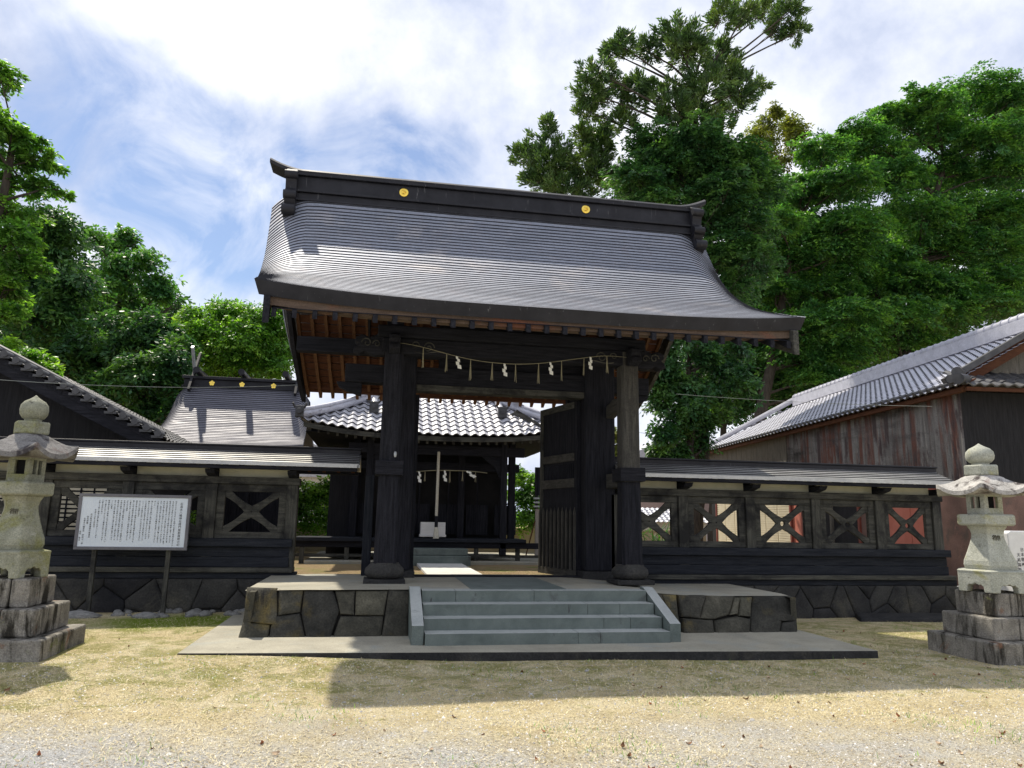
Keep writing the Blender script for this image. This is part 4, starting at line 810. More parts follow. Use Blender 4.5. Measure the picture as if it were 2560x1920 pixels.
ob=thing('offering_box','pale wooden offering box standing on the hall veranda behind the bell rope','box',(1.47,19.5,1.21))
part('body',MB().box(1.17,1.8,19.45,19.85,1.25,1.62),MT['box_white'],ob,bevel=.008)
part('base_rail',MB().box(1.15,1.82,19.43,19.87,1.25,1.31),MT['box_white'],ob,bevel=.006)
for x in (1.2,1.77): part('leg',MB().box(x-.03,x+.03,19.47,19.83,1.21,1.25),MT['dark_x'],ob)
br=thing('bell_rope','long pale twisted bell rope hanging before the hall offering box','rope',tuple(at(1092,1340,19.3)))
p0,p1=at(1097,1130,19.3),at(1091,1290,19.3); mb=MB()
for k in range(3):
    mb.tube([p0+(p1-p0)*f+np.array([.02*math.cos(f*70+k*2.094),.02*math.sin(f*70+k*2.094),0]) for f in np.linspace(0,1,150)],.02,5)
part('twisted_cord',mb,MT['rope'],br,smooth=60)
p2=at(1090.5,1318,19.3); p3=at(1090,1346,19.3)
part('wrapped_grip',MB().tube([p1,p2],.045,10),MT['dark_z'],br,smooth=60,label='dark wrapped grip')
part('tassel',MB().tube([p2,(p2+p3)/2,p3],[.05,.065,.08],10),MT['rope'],br,smooth=40)
shimenawa('thin straw rope with three paper streamers hung across the hall porch',[(1010,1178),(1040,1179),(1080,1176),(1120,1176),(1160,1177),(1200,1180),(1218,1183)],19.3,[(1048,0),(1112,0),(1166,.9)],[1031,1063,1125,1157,1189],.012,.9,.3)
# ================================================================ SIDE SHRINE
ss=thing('side_shrine','small shrine with a dark copper roof and three gold flowers, left behind the fence','shrine',(-4.35,24.5,.6))
PS=[(22.4,3.72),(23.0,4.12),(23.6,4.62),(24.2,5.2),(24.65,5.75)]
mb=MB(); nc=34; ridx=[]
def spt(t,u,fr,l=0):
    y,z=spl(PS,t)
    if not fr: y=50.0-y-.3
    hw=2.02+.12*(1-t); return (-4.32+u*hw,y,z+l-.3*(max(0,abs(u)-.8)/.2)**2*float(sm(np.array(t),0,.7))+.06*abs(u)**4*(1-t))
UU=[-1,-.97,-.93,-.88,-.83]+list(np.linspace(-.75,.75,9))+[.83,.88,.93,.97,1]
for fr in (True,False):
    P=[]
    for i in range(nc):
        for t,l in ((i/nc,.012+.012*i/nc),((i+1)/nc,0)): P.append([spt(t,u,fr,l) for u in UU])
    ridx+=mb.risers(P,len(mb.f)); mb.grid(P if fr else [r[::-1] for r in P]); sk=[[np.array(spt(t,u,fr))-np.array([0,0,.13]) for u in UU] for t in np.linspace(0,1,8)]; mb.grid(sk[::-1] if fr else sk)
    e=[[spt(0,u,fr,.012) for u in UU],sk[0]]; mb.grid(e[::-1] if fr else e)
    for k in (0,-1): mb.grid([[spt(t,UU[k],fr,.012) for t in np.linspace(0,1,8)],[s[k] for s in sk]])
part('roof',mb,MT['copper_old'],ss,smooth=30,mat2=MT['copper_dark'],idx=ridx)  # risers take a darker copper for the shade at the steps
sr=part('ridge',MB().box(-6.2,-2.62,24.62,25.08,5.55,5.72).box(-6.25,-2.58,24.58,25.12,5.722,5.76).box(-6.2,-2.62,24.66,25.04,5.762,5.98).box(-6.25,-2.58,24.58,25.12,5.982,6.08),MT['copper_dark'],ss,bevel=.01)
for x in (-5.35,-4.43,-3.45):
    f=MB(); y=24.655
    for k in range(5):
        a=math.pi/2+k*2*math.pi/5; f.rings([[(x+.05*math.cos(a)+.036*math.cos(b),yy,5.87+.05*math.sin(a)+.036*math.sin(b)) for b in np.linspace(2*math.pi,0,10,endpoint=False)] for yy in (24.67,y-.003*(k%2))])
    f.rings([[(x+.025*math.cos(b),yy,5.87+.025*math.sin(b)) for b in np.linspace(2*math.pi,0,10,endpoint=False)] for yy in (24.67,24.64)])
    part('gold_flower',f,MT['gold'],sr)
for x in (-5.75,-4.4,-3.05): part('ridge_log',MB().tube([(x,24.2,6.2),(x,25.5,6.2)],.1,10),MT['copper_dark'],ss,smooth=50)
for x in (-5.95,-2.72):
    for s in (-1,1): part('forked_finial',MB().beam((x,24.85-s*.55,5.55),(x,24.85+s*.55,6.95),.07,.14),MT['white_metal'] if s<0 else MT['copper_dark'],ss)
part('wall',MB().box(-6.0,-2.7,23.4,26.0,.6,4.0),MT['dark_z'],ss)
for x in (-5.98,-4.9,-3.8,-2.72): part('column',MB().box(x-.08,x+.08,23.25,23.35,.6,4.0),MT['dark_z'],ss)
part('steps',MB().box(-5.0,-3.7,22.3,23.1,.6,.9).box(-5.0,-3.7,22.6,23.1,.902,1.2),MT['grey_x'],ss,bevel=.01)
# ================================================================ LEFT GABLED BUILDING
lb=thing('gabled_building','dark building at the left with a tile-edged gable and slatted cream windows','building',(-9.5,17,.5))
gy=16.0; rx,rz=-9.6,5.72; ex,ezz=-4.28,3.1
for s in (-1,1):
    mb=MB(); nco=26
    O=(rx-s*(rx-ex)*1.0,gy,ezz) if s<0 else (ex,gy,ezz)
    run=abs(ex-rx); rise=rz-ezz
    if s>0: tiles(mb,(ex,gy-.06,ezz+.1),(0,.27,0),(-run/22,0,rise/22),26,22)
    else: tiles(mb,(2*rx-ex,gy-.06,ezz+.1),(0,.27,0),(run/22,0,rise/22),26,22)
    part('roof_tiles',mb,MT['tile_dark'],lb,smooth=50)
    e0=np.array([ex if s>0 else 2*rx-ex,0,ezz]); e1=np.array([rx,0,rz])
    f=lambda p,y,d:(p[0],y,p[2]+d)
    part('roof_slab',MB().prism([f(e0,gy,-.06),f(e1,gy,-.06),f(e1,gy,.06),f(e0,gy,.06)],[f(e0,gy+7,-.06),f(e1,gy+7,-.06),f(e1,gy+7,.06),f(e0,gy+7,.06)]),MT['dark_y'],lb)
    part('barge_board',MB().prism([f(e0,gy+.02,-.26),f(e1,gy+.02,-.26),f(e1,gy+.02,-.062),f(e0,gy+.02,-.062)],[f(e0,gy+.08,-.26),f(e1,gy+.08,-.26),f(e1,gy+.08,-.062),f(e0,gy+.08,-.062)]),MT['dark_x'],lb)
    if s>0:
        for k in range(23):
            p=e0+(e1-e0)*(k+.5)/23; m=MB().tube([(p[0],gy-.1,p[2]+.15),(p[0],gy+.2,p[2]+.15)],.07,10).box(p[0]-.13,p[0]+.1,gy-.08,gy+.1,p[2]+.06,p[2]+.11); part('verge_tile',m,MT['tile_dark'],lb,smooth=50)
        part('verge_ridge',MB().tube([(e0[0]-.1,gy+.3,e0[2]+.22),(e1[0],gy+.3,e1[2]+.2)],.08,8),MT['tile_dark'],lb,smooth=50)
part('front_wall',MB().prism_y([(-14.0,.3),(-4.9,.3),(-4.9,3.15),(rx,5.5),(-14,3.3)],16.75,16.95),MT['black_wall'],lb)
part('side_wall',MB().box(-5.1,-4.9,16.95,22.5,.3,3.2),MT['black_wall'],lb)
for x0 in (-9.5,-7.9,-6.55):
    w=part('window_frame',MB().box(x0,x0+1.2,16.68,16.748,1.05,2.35),MT['dark_z'],lb); m=MB()
    for k in range(14): m.box(x0+.04,x0+1.16,16.66,16.678,1.09+k*.089,1.145+k*.089)
    part('slats',m,MT['shutter'],w); m=MB()
    for k in range(5): m.box(x0+.08+k*.25,x0+.11+k*.25,16.645,16.658,1.06,2.34)
    part('muntin',m,MT['red_post'] if x0<-7 else MT['dark_z'],w)
part('lamp_bulb',MB().lathe([(.02,.12),(.05,.08),(.06,.02),(.03,-.04)],(-8.0,15.95,4.35),12),MT['house_white'],lb,smooth=60)
# ================================================================ RIGHT LONG BUILDING
rb=thing('storehouse','long storehouse with a grey tiled roof and rusty corrugated iron wall behind the right fence','building',(16,20,.3))
P0=np.array([13.4,15.0]); u_=_u(np.array([.09,1.0])); v_=np.array([u_[1],-u_[0]])
def BP(s,o,z): q=P0+u_*s+v_*o; return (q[0],q[1],z)
EZ,RZ,RO=4.92,7.05,3.0; s0,s1=-.55,17.5
rows=20; mb=MB(); ncol=66
oe=-.35; sv=(RO-oe)/rows
A=np.array(BP((s1-s0)/ncol,0,0))-np.array([P0[0],P0[1],0]); U=np.array(BP(0,sv,0))-np.array([P0[0],P0[1],0]); U[2]=(RZ-.3-EZ)/rows
tiles(mb,BP(s0,oe,EZ),A,U,ncol,rows,lambda a,b:(ncol-a)*(s1-s0)/ncol>b*sv*.98-.1 and a*(s1-s0)/ncol>min(.62,b*2)*(1 if b>1 else 0)-.01)
part('roof_tiles',mb,MT['tile'],rb,smooth=40,mat2=MT['tile_dark'],idx=range(1,len(mb.f),2))  # dark lips paint in the shade where courses overlap
mb=MB(); A2=-A; U2=np.array([-U[0],-U[1],U[2]]); tiles(mb,BP(s1,2*RO-oe,EZ),A2,U2,ncol,rows,lambda a,b:a*(s1-s0)/ncol>b*sv-.1); part('rear_tiles',mb,MT['tile'],rb,smooth=40,mat2=MT['tile_dark'],idx=range(1,len(mb.f),2))
# hipped far end
mb=MB(); tiles(mb,BP(s1,oe,EZ),np.array(BP(0,.27,0))-np.array([P0[0],P0[1],0]),(np.array(BP(-sv,0,0))-np.array([P0[0],P0[1],0]))+np.array([0,0,(RZ-.3-EZ)/rows]),25,rows,lambda a,b:a*.27>b*sv-.1 and (25-a)*.27>b*sv-.1); part('end_tiles',mb,MT['tile'],rb,smooth=40,mat2=MT['tile_dark'],idx=range(1,len(mb.f),2))
mb=MB(); mb.beam(BP(.1,RO,RZ-.12),BP(14.3,RO,RZ-.12),.26,.34); mb.tube([BP(.05,RO,RZ+.1),BP(14.3,RO,RZ+.1)],.12,10); rdg=part('ridge',mb,MT['tile'],rb,smooth=40)
for k in range(46): s=.2+k*.31; part('ridge_tile',MB().tube([BP(s,RO,RZ+.1),BP(s+.04,RO,RZ+.1)],.14,10),MT['tile'],rdg,smooth=40)
part('hip_ridge',MB().tube([BP(14.3,RO,RZ+.03),BP(17.5,-.3,EZ+.1)],.11,8),MT['tile'],rb,smooth=40)
for k in range(ncol): s=s0+(k+.1)*(s1-s0)/ncol; part('eave_end_tile',MB().tube([BP(s,oe-.06,EZ+.03),BP(s,oe+.1,EZ+.09)],.055,8),MT['tile_dark'],rb,smooth=50)
part('eave_board',MB().beam(BP(s0+.1,oe+.12,EZ-.1),BP(s1-.1,oe+.12,EZ-.1),.1,.1),MT['brown_y'],rb)
part('soffit',MB().prism([BP(s0+.1,oe+.1,EZ-.045),BP(s1,oe+.1,EZ-.045),BP(s1,.1,EZ+.15),BP(s0+.1,.1,EZ+.15)][::-1],[BP(s0+.1,oe+.1,EZ-.02),BP(s1,oe+.1,EZ-.02),BP(s1,.1,EZ+.18),BP(s0+.1,.1,EZ+.18)][::-1]),MT['brown_y'],rb)
# gable towards the yard: verge, barge board, pent roof
part('verge',MB().beam(BP(.1,-.3,EZ+.18),BP(.1,RO,RZ-.08),.14,.14),MT['tile_dark'],rb)
part('barge_board',MB().beam(BP(.12,-.1,EZ+.08),BP(.12,RO,RZ-.3),.06,.3),MT['brown_x'],rb)
part('verge',MB().beam(BP(.1,2*RO+.3,EZ+.18),BP(.1,RO,RZ-.08),.14,.14),MT['tile_dark'],rb)
part('gable_wall',MB().prism([BP(.42,.1,4.7),BP(.42,2*RO-.1,4.7),BP(.42,RO,RZ-.3)],[BP(.5,.1,4.7),BP(.5,2*RO-.1,4.7),BP(.5,RO,RZ-.3)]),MT['boards_grey'],rb)
mb=MB(); tiles(mb,BP(-.62,-.3,EZ-.02),np.array(BP(0,.28,0))-np.array([P0[0],P0[1],0]),(np.array(BP(.26,0,0))-np.array([P0[0],P0[1],0]))+np.array([0,0,.13]),24,4); pr=part('pent_roof',mb,MT['tile_dark'],rb,smooth=50)
part('eave_board',MB().beam(BP(-.55,-.25,EZ-.1),BP(-.55,6.3,EZ-.1),.06,.09),MT['brown_x'],pr)
c=BP(-.5,-.3,EZ+.12); part('corner_ornament',MB().tube([(c[0]-.14,c[1]-.06,c[2]),(c[0]+.16,c[1]+.08,c[2]+.02)],.13,12).tube([(c[0]-.1,c[1],c[2]+.17),(c[0]+.24,c[1]+.3,c[2]+.2)],.12,12).tube([(c[0]-.2,c[1]+.1,c[2]+.02),(c[0]-.1,c[1]+.14,c[2]+.02)],.1,10),MT['tile_dark'],rb,smooth=40)
# side wall: corrugated sheets from corner, boards further on, shutters and doors below
mb=MB(); P=[[],[]]
for k in range(241):
    s=9.0*k/240; d=-.034*math.sin(k*math.pi/2.5)
    for r,z in zip(P,(2.62,EZ+.12)): r.append(BP(s,d,z))
mb.grid(P); part('corrugated_wall',mb,MT['rust'],rb,smooth=80)
mb=MB()
for k in range(16): mb.add(*[MB().beam(BP(9.02+k*.5,.0,4.28),BP(9.5+k*.5,.0,4.28),.06,1.45).__dict__[q] for q in ('v','f')])
part('board_wall',mb,MT['boards_grey'],rb)
def wbox(name,sa,sb,za,zb,mat,off=0,**k): return part(name,MB().beam(BP(sa,.04+off,(za+zb)/2),BP(sb,.04+off,(za+zb)/2),.08,zb-za),mat,rb,**k)
wbox('lower_wall',0,1.2,.2,2.6,MT['rust_flat']); wbox('ledge',-.05,9.0,2.6,2.68,MT['red_post'],-.03)
for a,b in ((1.25,2.25),(2.27,3.3)):
    wbox('sliding_door',a,b,.3,2.58,MT['red_door'])
for a in (1.22,3.32,4.62,8.07,8.92,16.0): wbox('door_post',a-.05,a+.05,.2,2.6,MT['red_post'],-.06)
wbox('lower_wall',3.37,4.6,.2,2.58,MT['rust_flat']); wbox('doorway',4.62,8.05,.2,2.58,MT['black_wall'],.05); wbox('door_frame',6.2,6.32,.2,2.58,MT['boards_grey'],-.02); wbox('lower_wall',8.1,8.9,.2,2.58,MT['red_door'],.02)  # doorway is a dark panel standing in for the unlit opening
for a in range(7):
    sa=9.0+a*1.0; o=wbox('shutter',sa,sa+.98,.35,3.53,MT['shutter'])
    m=MB()
    for k in range(36): z=.42+k*.085; m.add(*[MB().beam(BP(sa+.02,-.012,z),BP(sa+.96,-.012,z),.02,.055).__dict__[q] for q in ('v','f')])
    part('slats',m,MT['shutter'],o)
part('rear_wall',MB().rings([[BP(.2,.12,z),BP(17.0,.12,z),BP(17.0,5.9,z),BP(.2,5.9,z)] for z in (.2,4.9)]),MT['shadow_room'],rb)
part('front_wall',MB().beam(BP(.02,.0,1.4),BP(.02,6,1.4),.1,2.5),MT['rust_flat'],rb); part('upper_front_wall',MB().beam(BP(.05,.0,3.75),BP(.05,6,3.75),.1,2.2),MT['black_wall'],rb)
# ================================================================ THINGS BEHIND
t=thing('garden_wall','low beige rendered garden wall behind the worship hall','wall',(1,26,.6)); part('wall_body',MB().box(-12,12,26,26.2,.4,1.38),MT['wall_beige'],t); part('coping',MB().box(-12,12,25.95,26.25,1.382,1.45),MT['wall_beige'],t,bevel=.01)
bt=thing('wooden_booth','small pale board booth with a dark top beside the open right gate door','booth',(4.9,22,.6))
part('board_wall',MB().box(4.72,5.9,22,22.08,.6,2.05),MT['pale_grey'],bt); part('upper_wall',MB().box(4.72,5.9,22.05,22.15,2.45,3.3),MT['dark_z'],bt)
for z in (2.1,2.22,2.34): part('rail',MB().box(4.66,5.9,21.95,22.02,z,z+.05),MT['white_metal'],bt)
for x in (4.78,5.3,5.85): part('post',MB().box(x-.04,x+.04,22.09,22.17,.6,2.45),MT['grey_z'],bt)
part('leaning_pole',MB().beam((4.4,21.9,.6),(4.7,21.95,1.7),.03,.03),MT['pale_z'],bt)
hs_=thing('house','white house with a grey roof far behind the left fence gap','house',(-9,46,0))
a=at(742,1240,44)[0]; part('wall',MB().box(a-3,a+3.4,44,50,0,4.2),MT['house_white'],hs_); part('roof',MB().prism_y([(a-3.6,3.95),(a+4.3,3.95),(a+.3,6.1)],43.6,50.4),MT['tile'],hs_); part('window',MB().box(a+.9,a+1.9,43.95,43.995,2.2,3.2),MT['tile_dark'],hs_)
h2=thing('neighbour_house','pinkish house with a small tiled lean-to glimpsed through the second lattice of the fence','house',(17,50,0))
part('wall',MB().box(12.8,24,44,52,0,4.6),pmat('pink_render',[(.3,(.36,.27,.25)),(.7,(.44,.33,.31))],scale=2),h2); part('roof',MB().prism_y([(12.2,4.5),(24.6,4.5),(18.4,7.2)],43.4,52.5),MT['tile'],h2)
mb=MB(); tiles(mb,(10.5,36,1.75),(.27,0,0),(0,.24,.12),24,6); part('lean_to_tiles',mb,MT['tile'],h2,smooth=50); part('lean_to_wall',MB().box(10.7,16.8,36.3,37.6,.4,1.75),MT['house_white'],h2)
w1=part('overhead_wire',MB().tube([at(-60,945,15.2)+(at(770,961,18)-at(-60,945,15.2))*f-np.array([0,0,.12*4*f*(1-f)]) for f in np.linspace(0,1,14)],.005,5),MT['wire'],None); tag(w1,'thin grey cable running from the left gabled building towards the gate','wire')
w2=part('overhead_wire',MB().tube([at(1690,985,17)+(at(2330,1016,14.6)-at(1690,985,17))*f-np.array([0,0,.05*4*f*(1-f)]) for f in np.linspace(0,1,14)],.0045,5),MT['wire'],None); tag(w2,'thin green cable slung in front of the storehouse roof and rusty wall','wire')
# ================================================================ TREES
def leaves(blobs,mode,size,per,rng):
    """blobs: (cx,cy,cz,rx,ry,rz). Sprays of leaves spread through every blob."""
    VV=[];FF=[];o=0
    for (cx,cy,cz,rx,ry,rz) in blobs:
        ns=max(6,int(per*(rx*rz)**.5*2.2)); m=36
        d=rng.normal(size=(ns,3)); d/=np.linalg.norm(d,axis=1)[:,None]
        fr=rng.random(ns)**.45; c=np.array([cx,cy,cz])+d*fr[:,None]*np.array([rx,ry,rz])*np.where(rng.random((ns,1))<.12,rng.uniform(1.1,1.38,(ns,1)),rng.uniform(.75,1.1,(ns,1)))
        if mode=='needle':
            sr=rng.uniform(.22,.42,ns)*(rx+rz)*.32; n=_n(np.array([0,0,1.])*.55+d*np.array([.9,.9,.5])+rng.normal(size=(ns,3))*.35)
            k=ns*m; cc=np.repeat(c,m,0); ax=_n(np.repeat(n,m,0)+rng.normal(size=(k,3))*.35); h=rng.random(k)
            base=cc+np.repeat(n,m,0)*(h*1.6*np.repeat(sr,m))[:,None]+rng.normal(size=(k,3))*.07
            ln=size*rng.uniform(.7,1.3,k); wd=ln*.26; nr=_n(np.cross(ax,rng.normal(size=(k,3))))
        elif mode=='layer':
            ns=max(8,int(ns*.55)); m=58; d=d[:ns]; d[:,2]=np.where(rng.random(ns)<.75,abs(d[:,2]),d[:,2]); fr=rng.random(ns)**.4
            c=np.array([cx,cy,cz])+d*fr[:,None]*np.array([rx*.9,ry*.9,rz*.85])*np.where(rng.random((ns,1))<.22,rng.uniform(1.1,1.45,(ns,1)),rng.uniform(.75,1.,(ns,1)))
            Ls=rng.uniform(.3,.95,ns)*(rx+rz)*.5; o2=_n(d*np.array([1,1,.12])+rng.normal(size=(ns,3))*np.array([.45,.45,.16])); n=_n(np.array([0,0,1.])+d*.25+rng.normal(size=(ns,3))*.2); sdv=_n(np.cross(o2,n)); n=np.cross(sdv,o2)
            k=ns*m; l=rng.random(k)**.75; s_=rng.uniform(-1,1,k)*(.12+.36*np.sin(np.pi*np.clip(l*.85+.12,0,1))); LL=np.repeat(Ls,m); rp=lambda a: np.repeat(a,m,0)
            base=rp(c)+rp(o2)*((l-.25)*LL)[:,None]+rp(sdv)*(s_*LL)[:,None]; base[:,2]-=(.32*l**2+.25*abs(s_))*LL; base+=rng.normal(size=(k,3))*.035
            ax=_n(rp(o2)*.6+rp(sdv)*np.sign(s_)[:,None]*.75+np.array([0,0,-.35])+rng.normal(size=(k,3))*.3); ln=size*rng.uniform(.65,1.25,k); wd=ln*.42; nr=_n(rp(n)+rng.normal(size=(k,3))*.38)
        else:
            ns=max(6,int(ns*.62)); m=42; d=d[:ns]; c=c[:ns]
            sr=rng.uniform(.4,.85,ns)*min(.75,.5*(rx+rz)*.55); n=_n(np.array([0,0,1.])+d*np.array([.6,.6,.25])+rng.normal(size=(ns,3))*.35)
            k=ns*m; a=rng.random(k)*2*math.pi; rho=np.sqrt(rng.random(k)); S_=np.repeat(sr,m)
            t1=_n(np.cross(n,rng.normal(size=(ns,3)))); t2=np.cross(n,t1)
            rad=np.repeat(t1,m,0)*np.cos(a)[:,None]+np.repeat(t2,m,0)*np.sin(a)[:,None]
            base=np.repeat(c,m,0)+rad*(rho*S_)[:,None]; base[:,2]-=.3*rho**2*S_; base+=rng.normal(size=(k,3))*.05
            ax=_n(rad+np.array([0,0,-.2])+rng.normal(size=(k,3))*.4); ln=size*rng.uniform(.65,1.3,k); wd=ln*.46
            nr=_n(np.repeat(n,m,0)+rng.normal(size=(k,3))*.5)
        sd=_n(np.cross(ax,nr)); v=np.empty((len(base),4,3)); v[:,0]=base; v[:,1]=base+ax*(ln*.5)[:,None]+sd*(wd*.5)[:,None]; v[:,2]=base+ax*ln[:,None]; v[:,3]=base+ax*(ln*.5)[:,None]-sd*(wd*.5)[:,None]
        k=len(base); VV.append(v.reshape(-1,3)); FF.append(np.arange(k*4).reshape(k,4)+o); o+=k*4
    return np.concatenate(VV),np.concatenate(FF)
def _n(a): return a/(np.linalg.norm(a,axis=1)[:,None]+1e-9)
def tree(name,label,cat,pb,Y,base,mode,mat,size,per,tr=.3,seed=1,group=None,dep=1.0,thick=1.0,nolimb=False,back=0,grow=1.0):
    rng=np.random.default_rng(seed); bl=[]
    for (px,py,rx,rz) in pb:
        y=Y+rng.uniform(-1,1)*dep; c=at(px,py,y); k=c[1]/F*1.02; bl.append((c[0],c[1],c[2],rx*k*grow,max(rx,rz)*k*.9,rz*k*grow))
        if back:
            c2=at(px+rng.uniform(-30,30),py+rng.uniform(-10,35),y+back); bl.append((c2[0],c2[1],c2[2],rx*k*1.15,max(rx,rz)*k*.7,rz*k*1.15))
    bx,by=base; gz=float(zg(bx,by)); t=thing(name,label,cat,(bx,by,gz),group)
    V,Fq=leaves(bl,mode,size,per,rng); bulk('crown',V,Fq,mat,t)
    if nolimb: return t
    C=np.array([b[:3] for b in bl]); top=C[:,2].max(); cxy=C[:,:2].mean(0)
    mb=MB(); zs=np.linspace(gz-.2,gz+(top-gz)*.82,9); tp=[]
    for i,z in enumerate(zs): f=i/8; tp.append(np.array([bx+(cxy[0]-bx)*f**1.4+.12*tr*4*math.sin(i*1.7+seed),by+(cxy[1]-by)*f**1.4+.1*math.cos(i*1.3),z]))
    mb.tube(tp,[tr*(1.15-.85*i/8) for i in range(9)],9)
    for b in bl:
        c=np.array(b[:3]); zz=c[2]-(.25*np.linalg.norm(c[:2]-cxy)+.6)
        f=np.clip((zz-zs[0])/(zs[-1]-zs[0]),.1,.98)*8; i=int(min(f,7)); a=tp[i]+(tp[i+1]-tp[i])*(f-i); m_=(a+c)/2+np.array([rng.normal()*.2,rng.normal()*.2,-.1+.12*np.linalg.norm(c-a)*.3])
        r=tr*.32*thick*(1-.5*f/8); mb.tube([a,m_,c],[r,r*.65,r*.3],6)
        for _ in range(5):
            e=c+rng.normal(size=3)*np.array(b[3:])*.55; s=m_+(c-m_)*rng.uniform(.2,1); mb.tube([s,(s+e)/2+rng.normal(size=3)*.08,e],[r*.3,r*.2,r*.08],4)
    part('trunk',mb,MT['bark'],t,smooth=70); return t
T1=[(1804,38,45,32),(1859,34,45,32),(1918,25,50,32),(1977,28,42,32),(1994,80,22,26),(1945,75,30,25),(1686,84,50,38),(1724,108,62,40),(1555,114,46,28),(1615,128,45,24),(1530,132,26,24),(1496,181,46,26),(1724,148,68,45),(1787,139,50,50),(1821,181,52,46),(1479,232,58,30),(1534,240,60,36),(1597,222,50,30),(1661,236,60,42),(1766,219,66,58),(1850,224,55,38),(1901,215,24,12),(1471,278,36,26),(1555,305,35,24),(1682,274,68,30),(1838,262,46,40),(1740,300,70,40),(1790,330,50,50)]
tree('tall_tree','tallest tree, an open needle-leaved evergreen rising above the gate roof','tree',T1,26,(11.7,26.5),'needle',LF['cedar'],.21,36,.34,2,dep=1.1,thick=1.1)
T1b=[(1370,321,10,28),(1374,392,56,38),(1315,392,40,24),(1399,443,66,42),(1458,337,16,28),(1492,371,34,40),(1505,350,18,40),(1479,413,50,40),(1513,456,60,45),(1420,480,60,25),(1350,450,40,25)]
tree('young_conifer','lower spiky evergreen just above the right half of the gate ridge','tree',T1b,29,(8.2,29.5),'needle',LF['cedar'],.21,42,.2,3,dep=.8,grow=1.2)
T1c=[(1640,359,76,56),(1745,359,76,66),(1682,422,100,66),(1787,422,88,76),(1597,456,80,50),(1851,401,68,66),(1808,485,80,60),(1893,470,56,60),(1640,520,90,50),(1760,560,80,70),(1800,640,60,80),(1830,720,50,60),(1880,560,55,60),(1870,640,50,70)]
tree('broadleaf_tree','dense dark broadleaf tree filling the space under the tallest tree behind the gate roof','tree',T1c,24.9,(11.3,25.3),'layer',LF['dark'],.17,74,.3,4,dep=.8,back=2.2,grow=1.1)
T2=[(1918,316,44,38),(1969,308,42,38),(1986,352,34,40),(1918,366,44,40),(1955,400,40,25),(1890,340,30,30),(2000,330,28,34),(1940,280,34,20)]
tree('thin_crowned_tree','small airy yellow-green tree between the tallest tree and the big right-hand trees','tree',T2,40,(21.5,40.5),'bushy',LF['olive'],.2,30,.2,5,dep=.8)
Z=[(2453,228,98,44),(2532,252,60,60),(2333,252,70,40),(2242,289,68,34),(2152,331,58,30),(2061,379,70,40),(2182,379,90,50),(2333,331,100,60),(2483,349,90,60),(1911,487,76,28),(2013,470,80,40),(2122,451,80,45),(2242,439,80,45),(2363,433,80,50),(2514,433,70,60),(1941,554,80,34),(1899,602,68,38),(2031,566,90,45),(2134,566,80,50),(2303,536,100,50),(2441,530,90,50),(2532,524,60,50),(1881,650,74,28),(1971,650,90,45),(2098,638,90,60),(2212,638,80,50),(2333,614,90,60),(2484,614,90,60),(1941,729,86,38),(2061,723,90,50),(2182,723,90,60),(2273,693,80,50),(2363,723,80,50),(2484,704,90,55),(2001,813,90,50),(2122,795,90,60),(2242,795,90,60),(2363,783,90,50),(2484,759,90,50),(1989,892,86,50),(2092,892,80,60),(2182,861,80,60),(2273,861,80,50),(2049,952,76,48)]
tree('spreading_tree','broad layered green tree beside the right end of the gate roof','tree',[b for b in Z if b[0]<2150],36,(19.5,37),'layer',LF['zelkova'],.22,60,.4,6,dep=1.6,back=2.6,grow=1.25)
tree('spreading_tree','tall layered green tree rising over the storehouse ridge, cut by the right edge','tree',[b for b in Z if b[0]>=2150]+[(2600,350,70,70),(2600,600,70,90),(2600,750,60,60)],38,(29,39),'layer',LF['zelkova'],.23,60,.45,7,dep=1.7,back=2.6,grow=1.25)
T4=[(1660,900,58,60),(1750,900,80,70),(1850,900,80,70),(1930,950,70,60),(1650,990,46,56),(1740,1010,70,60),(1830,1010,70,50),(1655,1080,36,38),(1740,1100,50,40),(1700,960,60,60),(1800,960,70,60),(1690,1130,40,30),(1880,830,60,50),(1980,1000,50,45)]
tree('shade_tree','dark bluish-green tree low behind the far end of the storehouse roof','tree',[b for b in T4 if b[0]>1745]+[(1760,790,60,60),(1850,800,60,60)],41,(19.5,41.5),'bushy',LF['dark'],.26,52,.3,8,dep=1.6,back=2)
tree('shade_tree','dark drooping tree just beside the grey gate post, above the fence roof','tree',[b for b in T4 if b[0]<=1745]+[(1640,1130,30,30),(1700,1060,50,40),(1700,840,60,50),(1760,880,40,50),(1640,940,40,50),(1740,760,40,40),(1800,915,50,60),(1800,1005,40,48),(1850,955,46,50),(1765,1050,34,40),(1850,860,40,50)],24.6,(10.9,24.8),'bushy',LF['dark'],.17,52,.22,18,dep=.7)
L1=[(0,192,36,50),(30,331,50,30),(70,352,50,16),(20,403,55,30),(103,400,56,18),(125,466,46,15),(36,458,66,28),(20,530,70,40),(30,602,60,60),(60,663,50,38),(10,723,45,60),(8,790,30,40),(-60,300,60,90),(-60,500,60,90),(-60,680,60,90)]
tree('maple_tree','bright leafy tree at the left edge of the photo reaching to the sky','tree',L1,24,(-13.5,25),'layer',LF['maple'],.17,50,.3,9,dep=1.0)
tree('low_branch_shrub','bright green leafy sprays just above the left gable roof edge','shrub',[(20,868,46,22),(70,892,44,20),(112,918,34,16),(135,940,16,10)],19.5,(-9.2,24.2),'layer',LF['bright'],.13,46,.06,10,dep=.4)
L2=[(121,554,68,44),(151,614,70,60),(121,693,80,60),(181,723,70,60),(121,783,90,60),(211,801,70,60),(181,874,100,70),(259,904,60,60),(60,830,80,80),(60,720,70,60)]
tree('evergreen_tree','dense dark evergreen between the left-edge maple and the airy tree','tree',L2,30,(-14,31),'bushy',LF['dark'],.2,56,.3,11,dep=1.4)
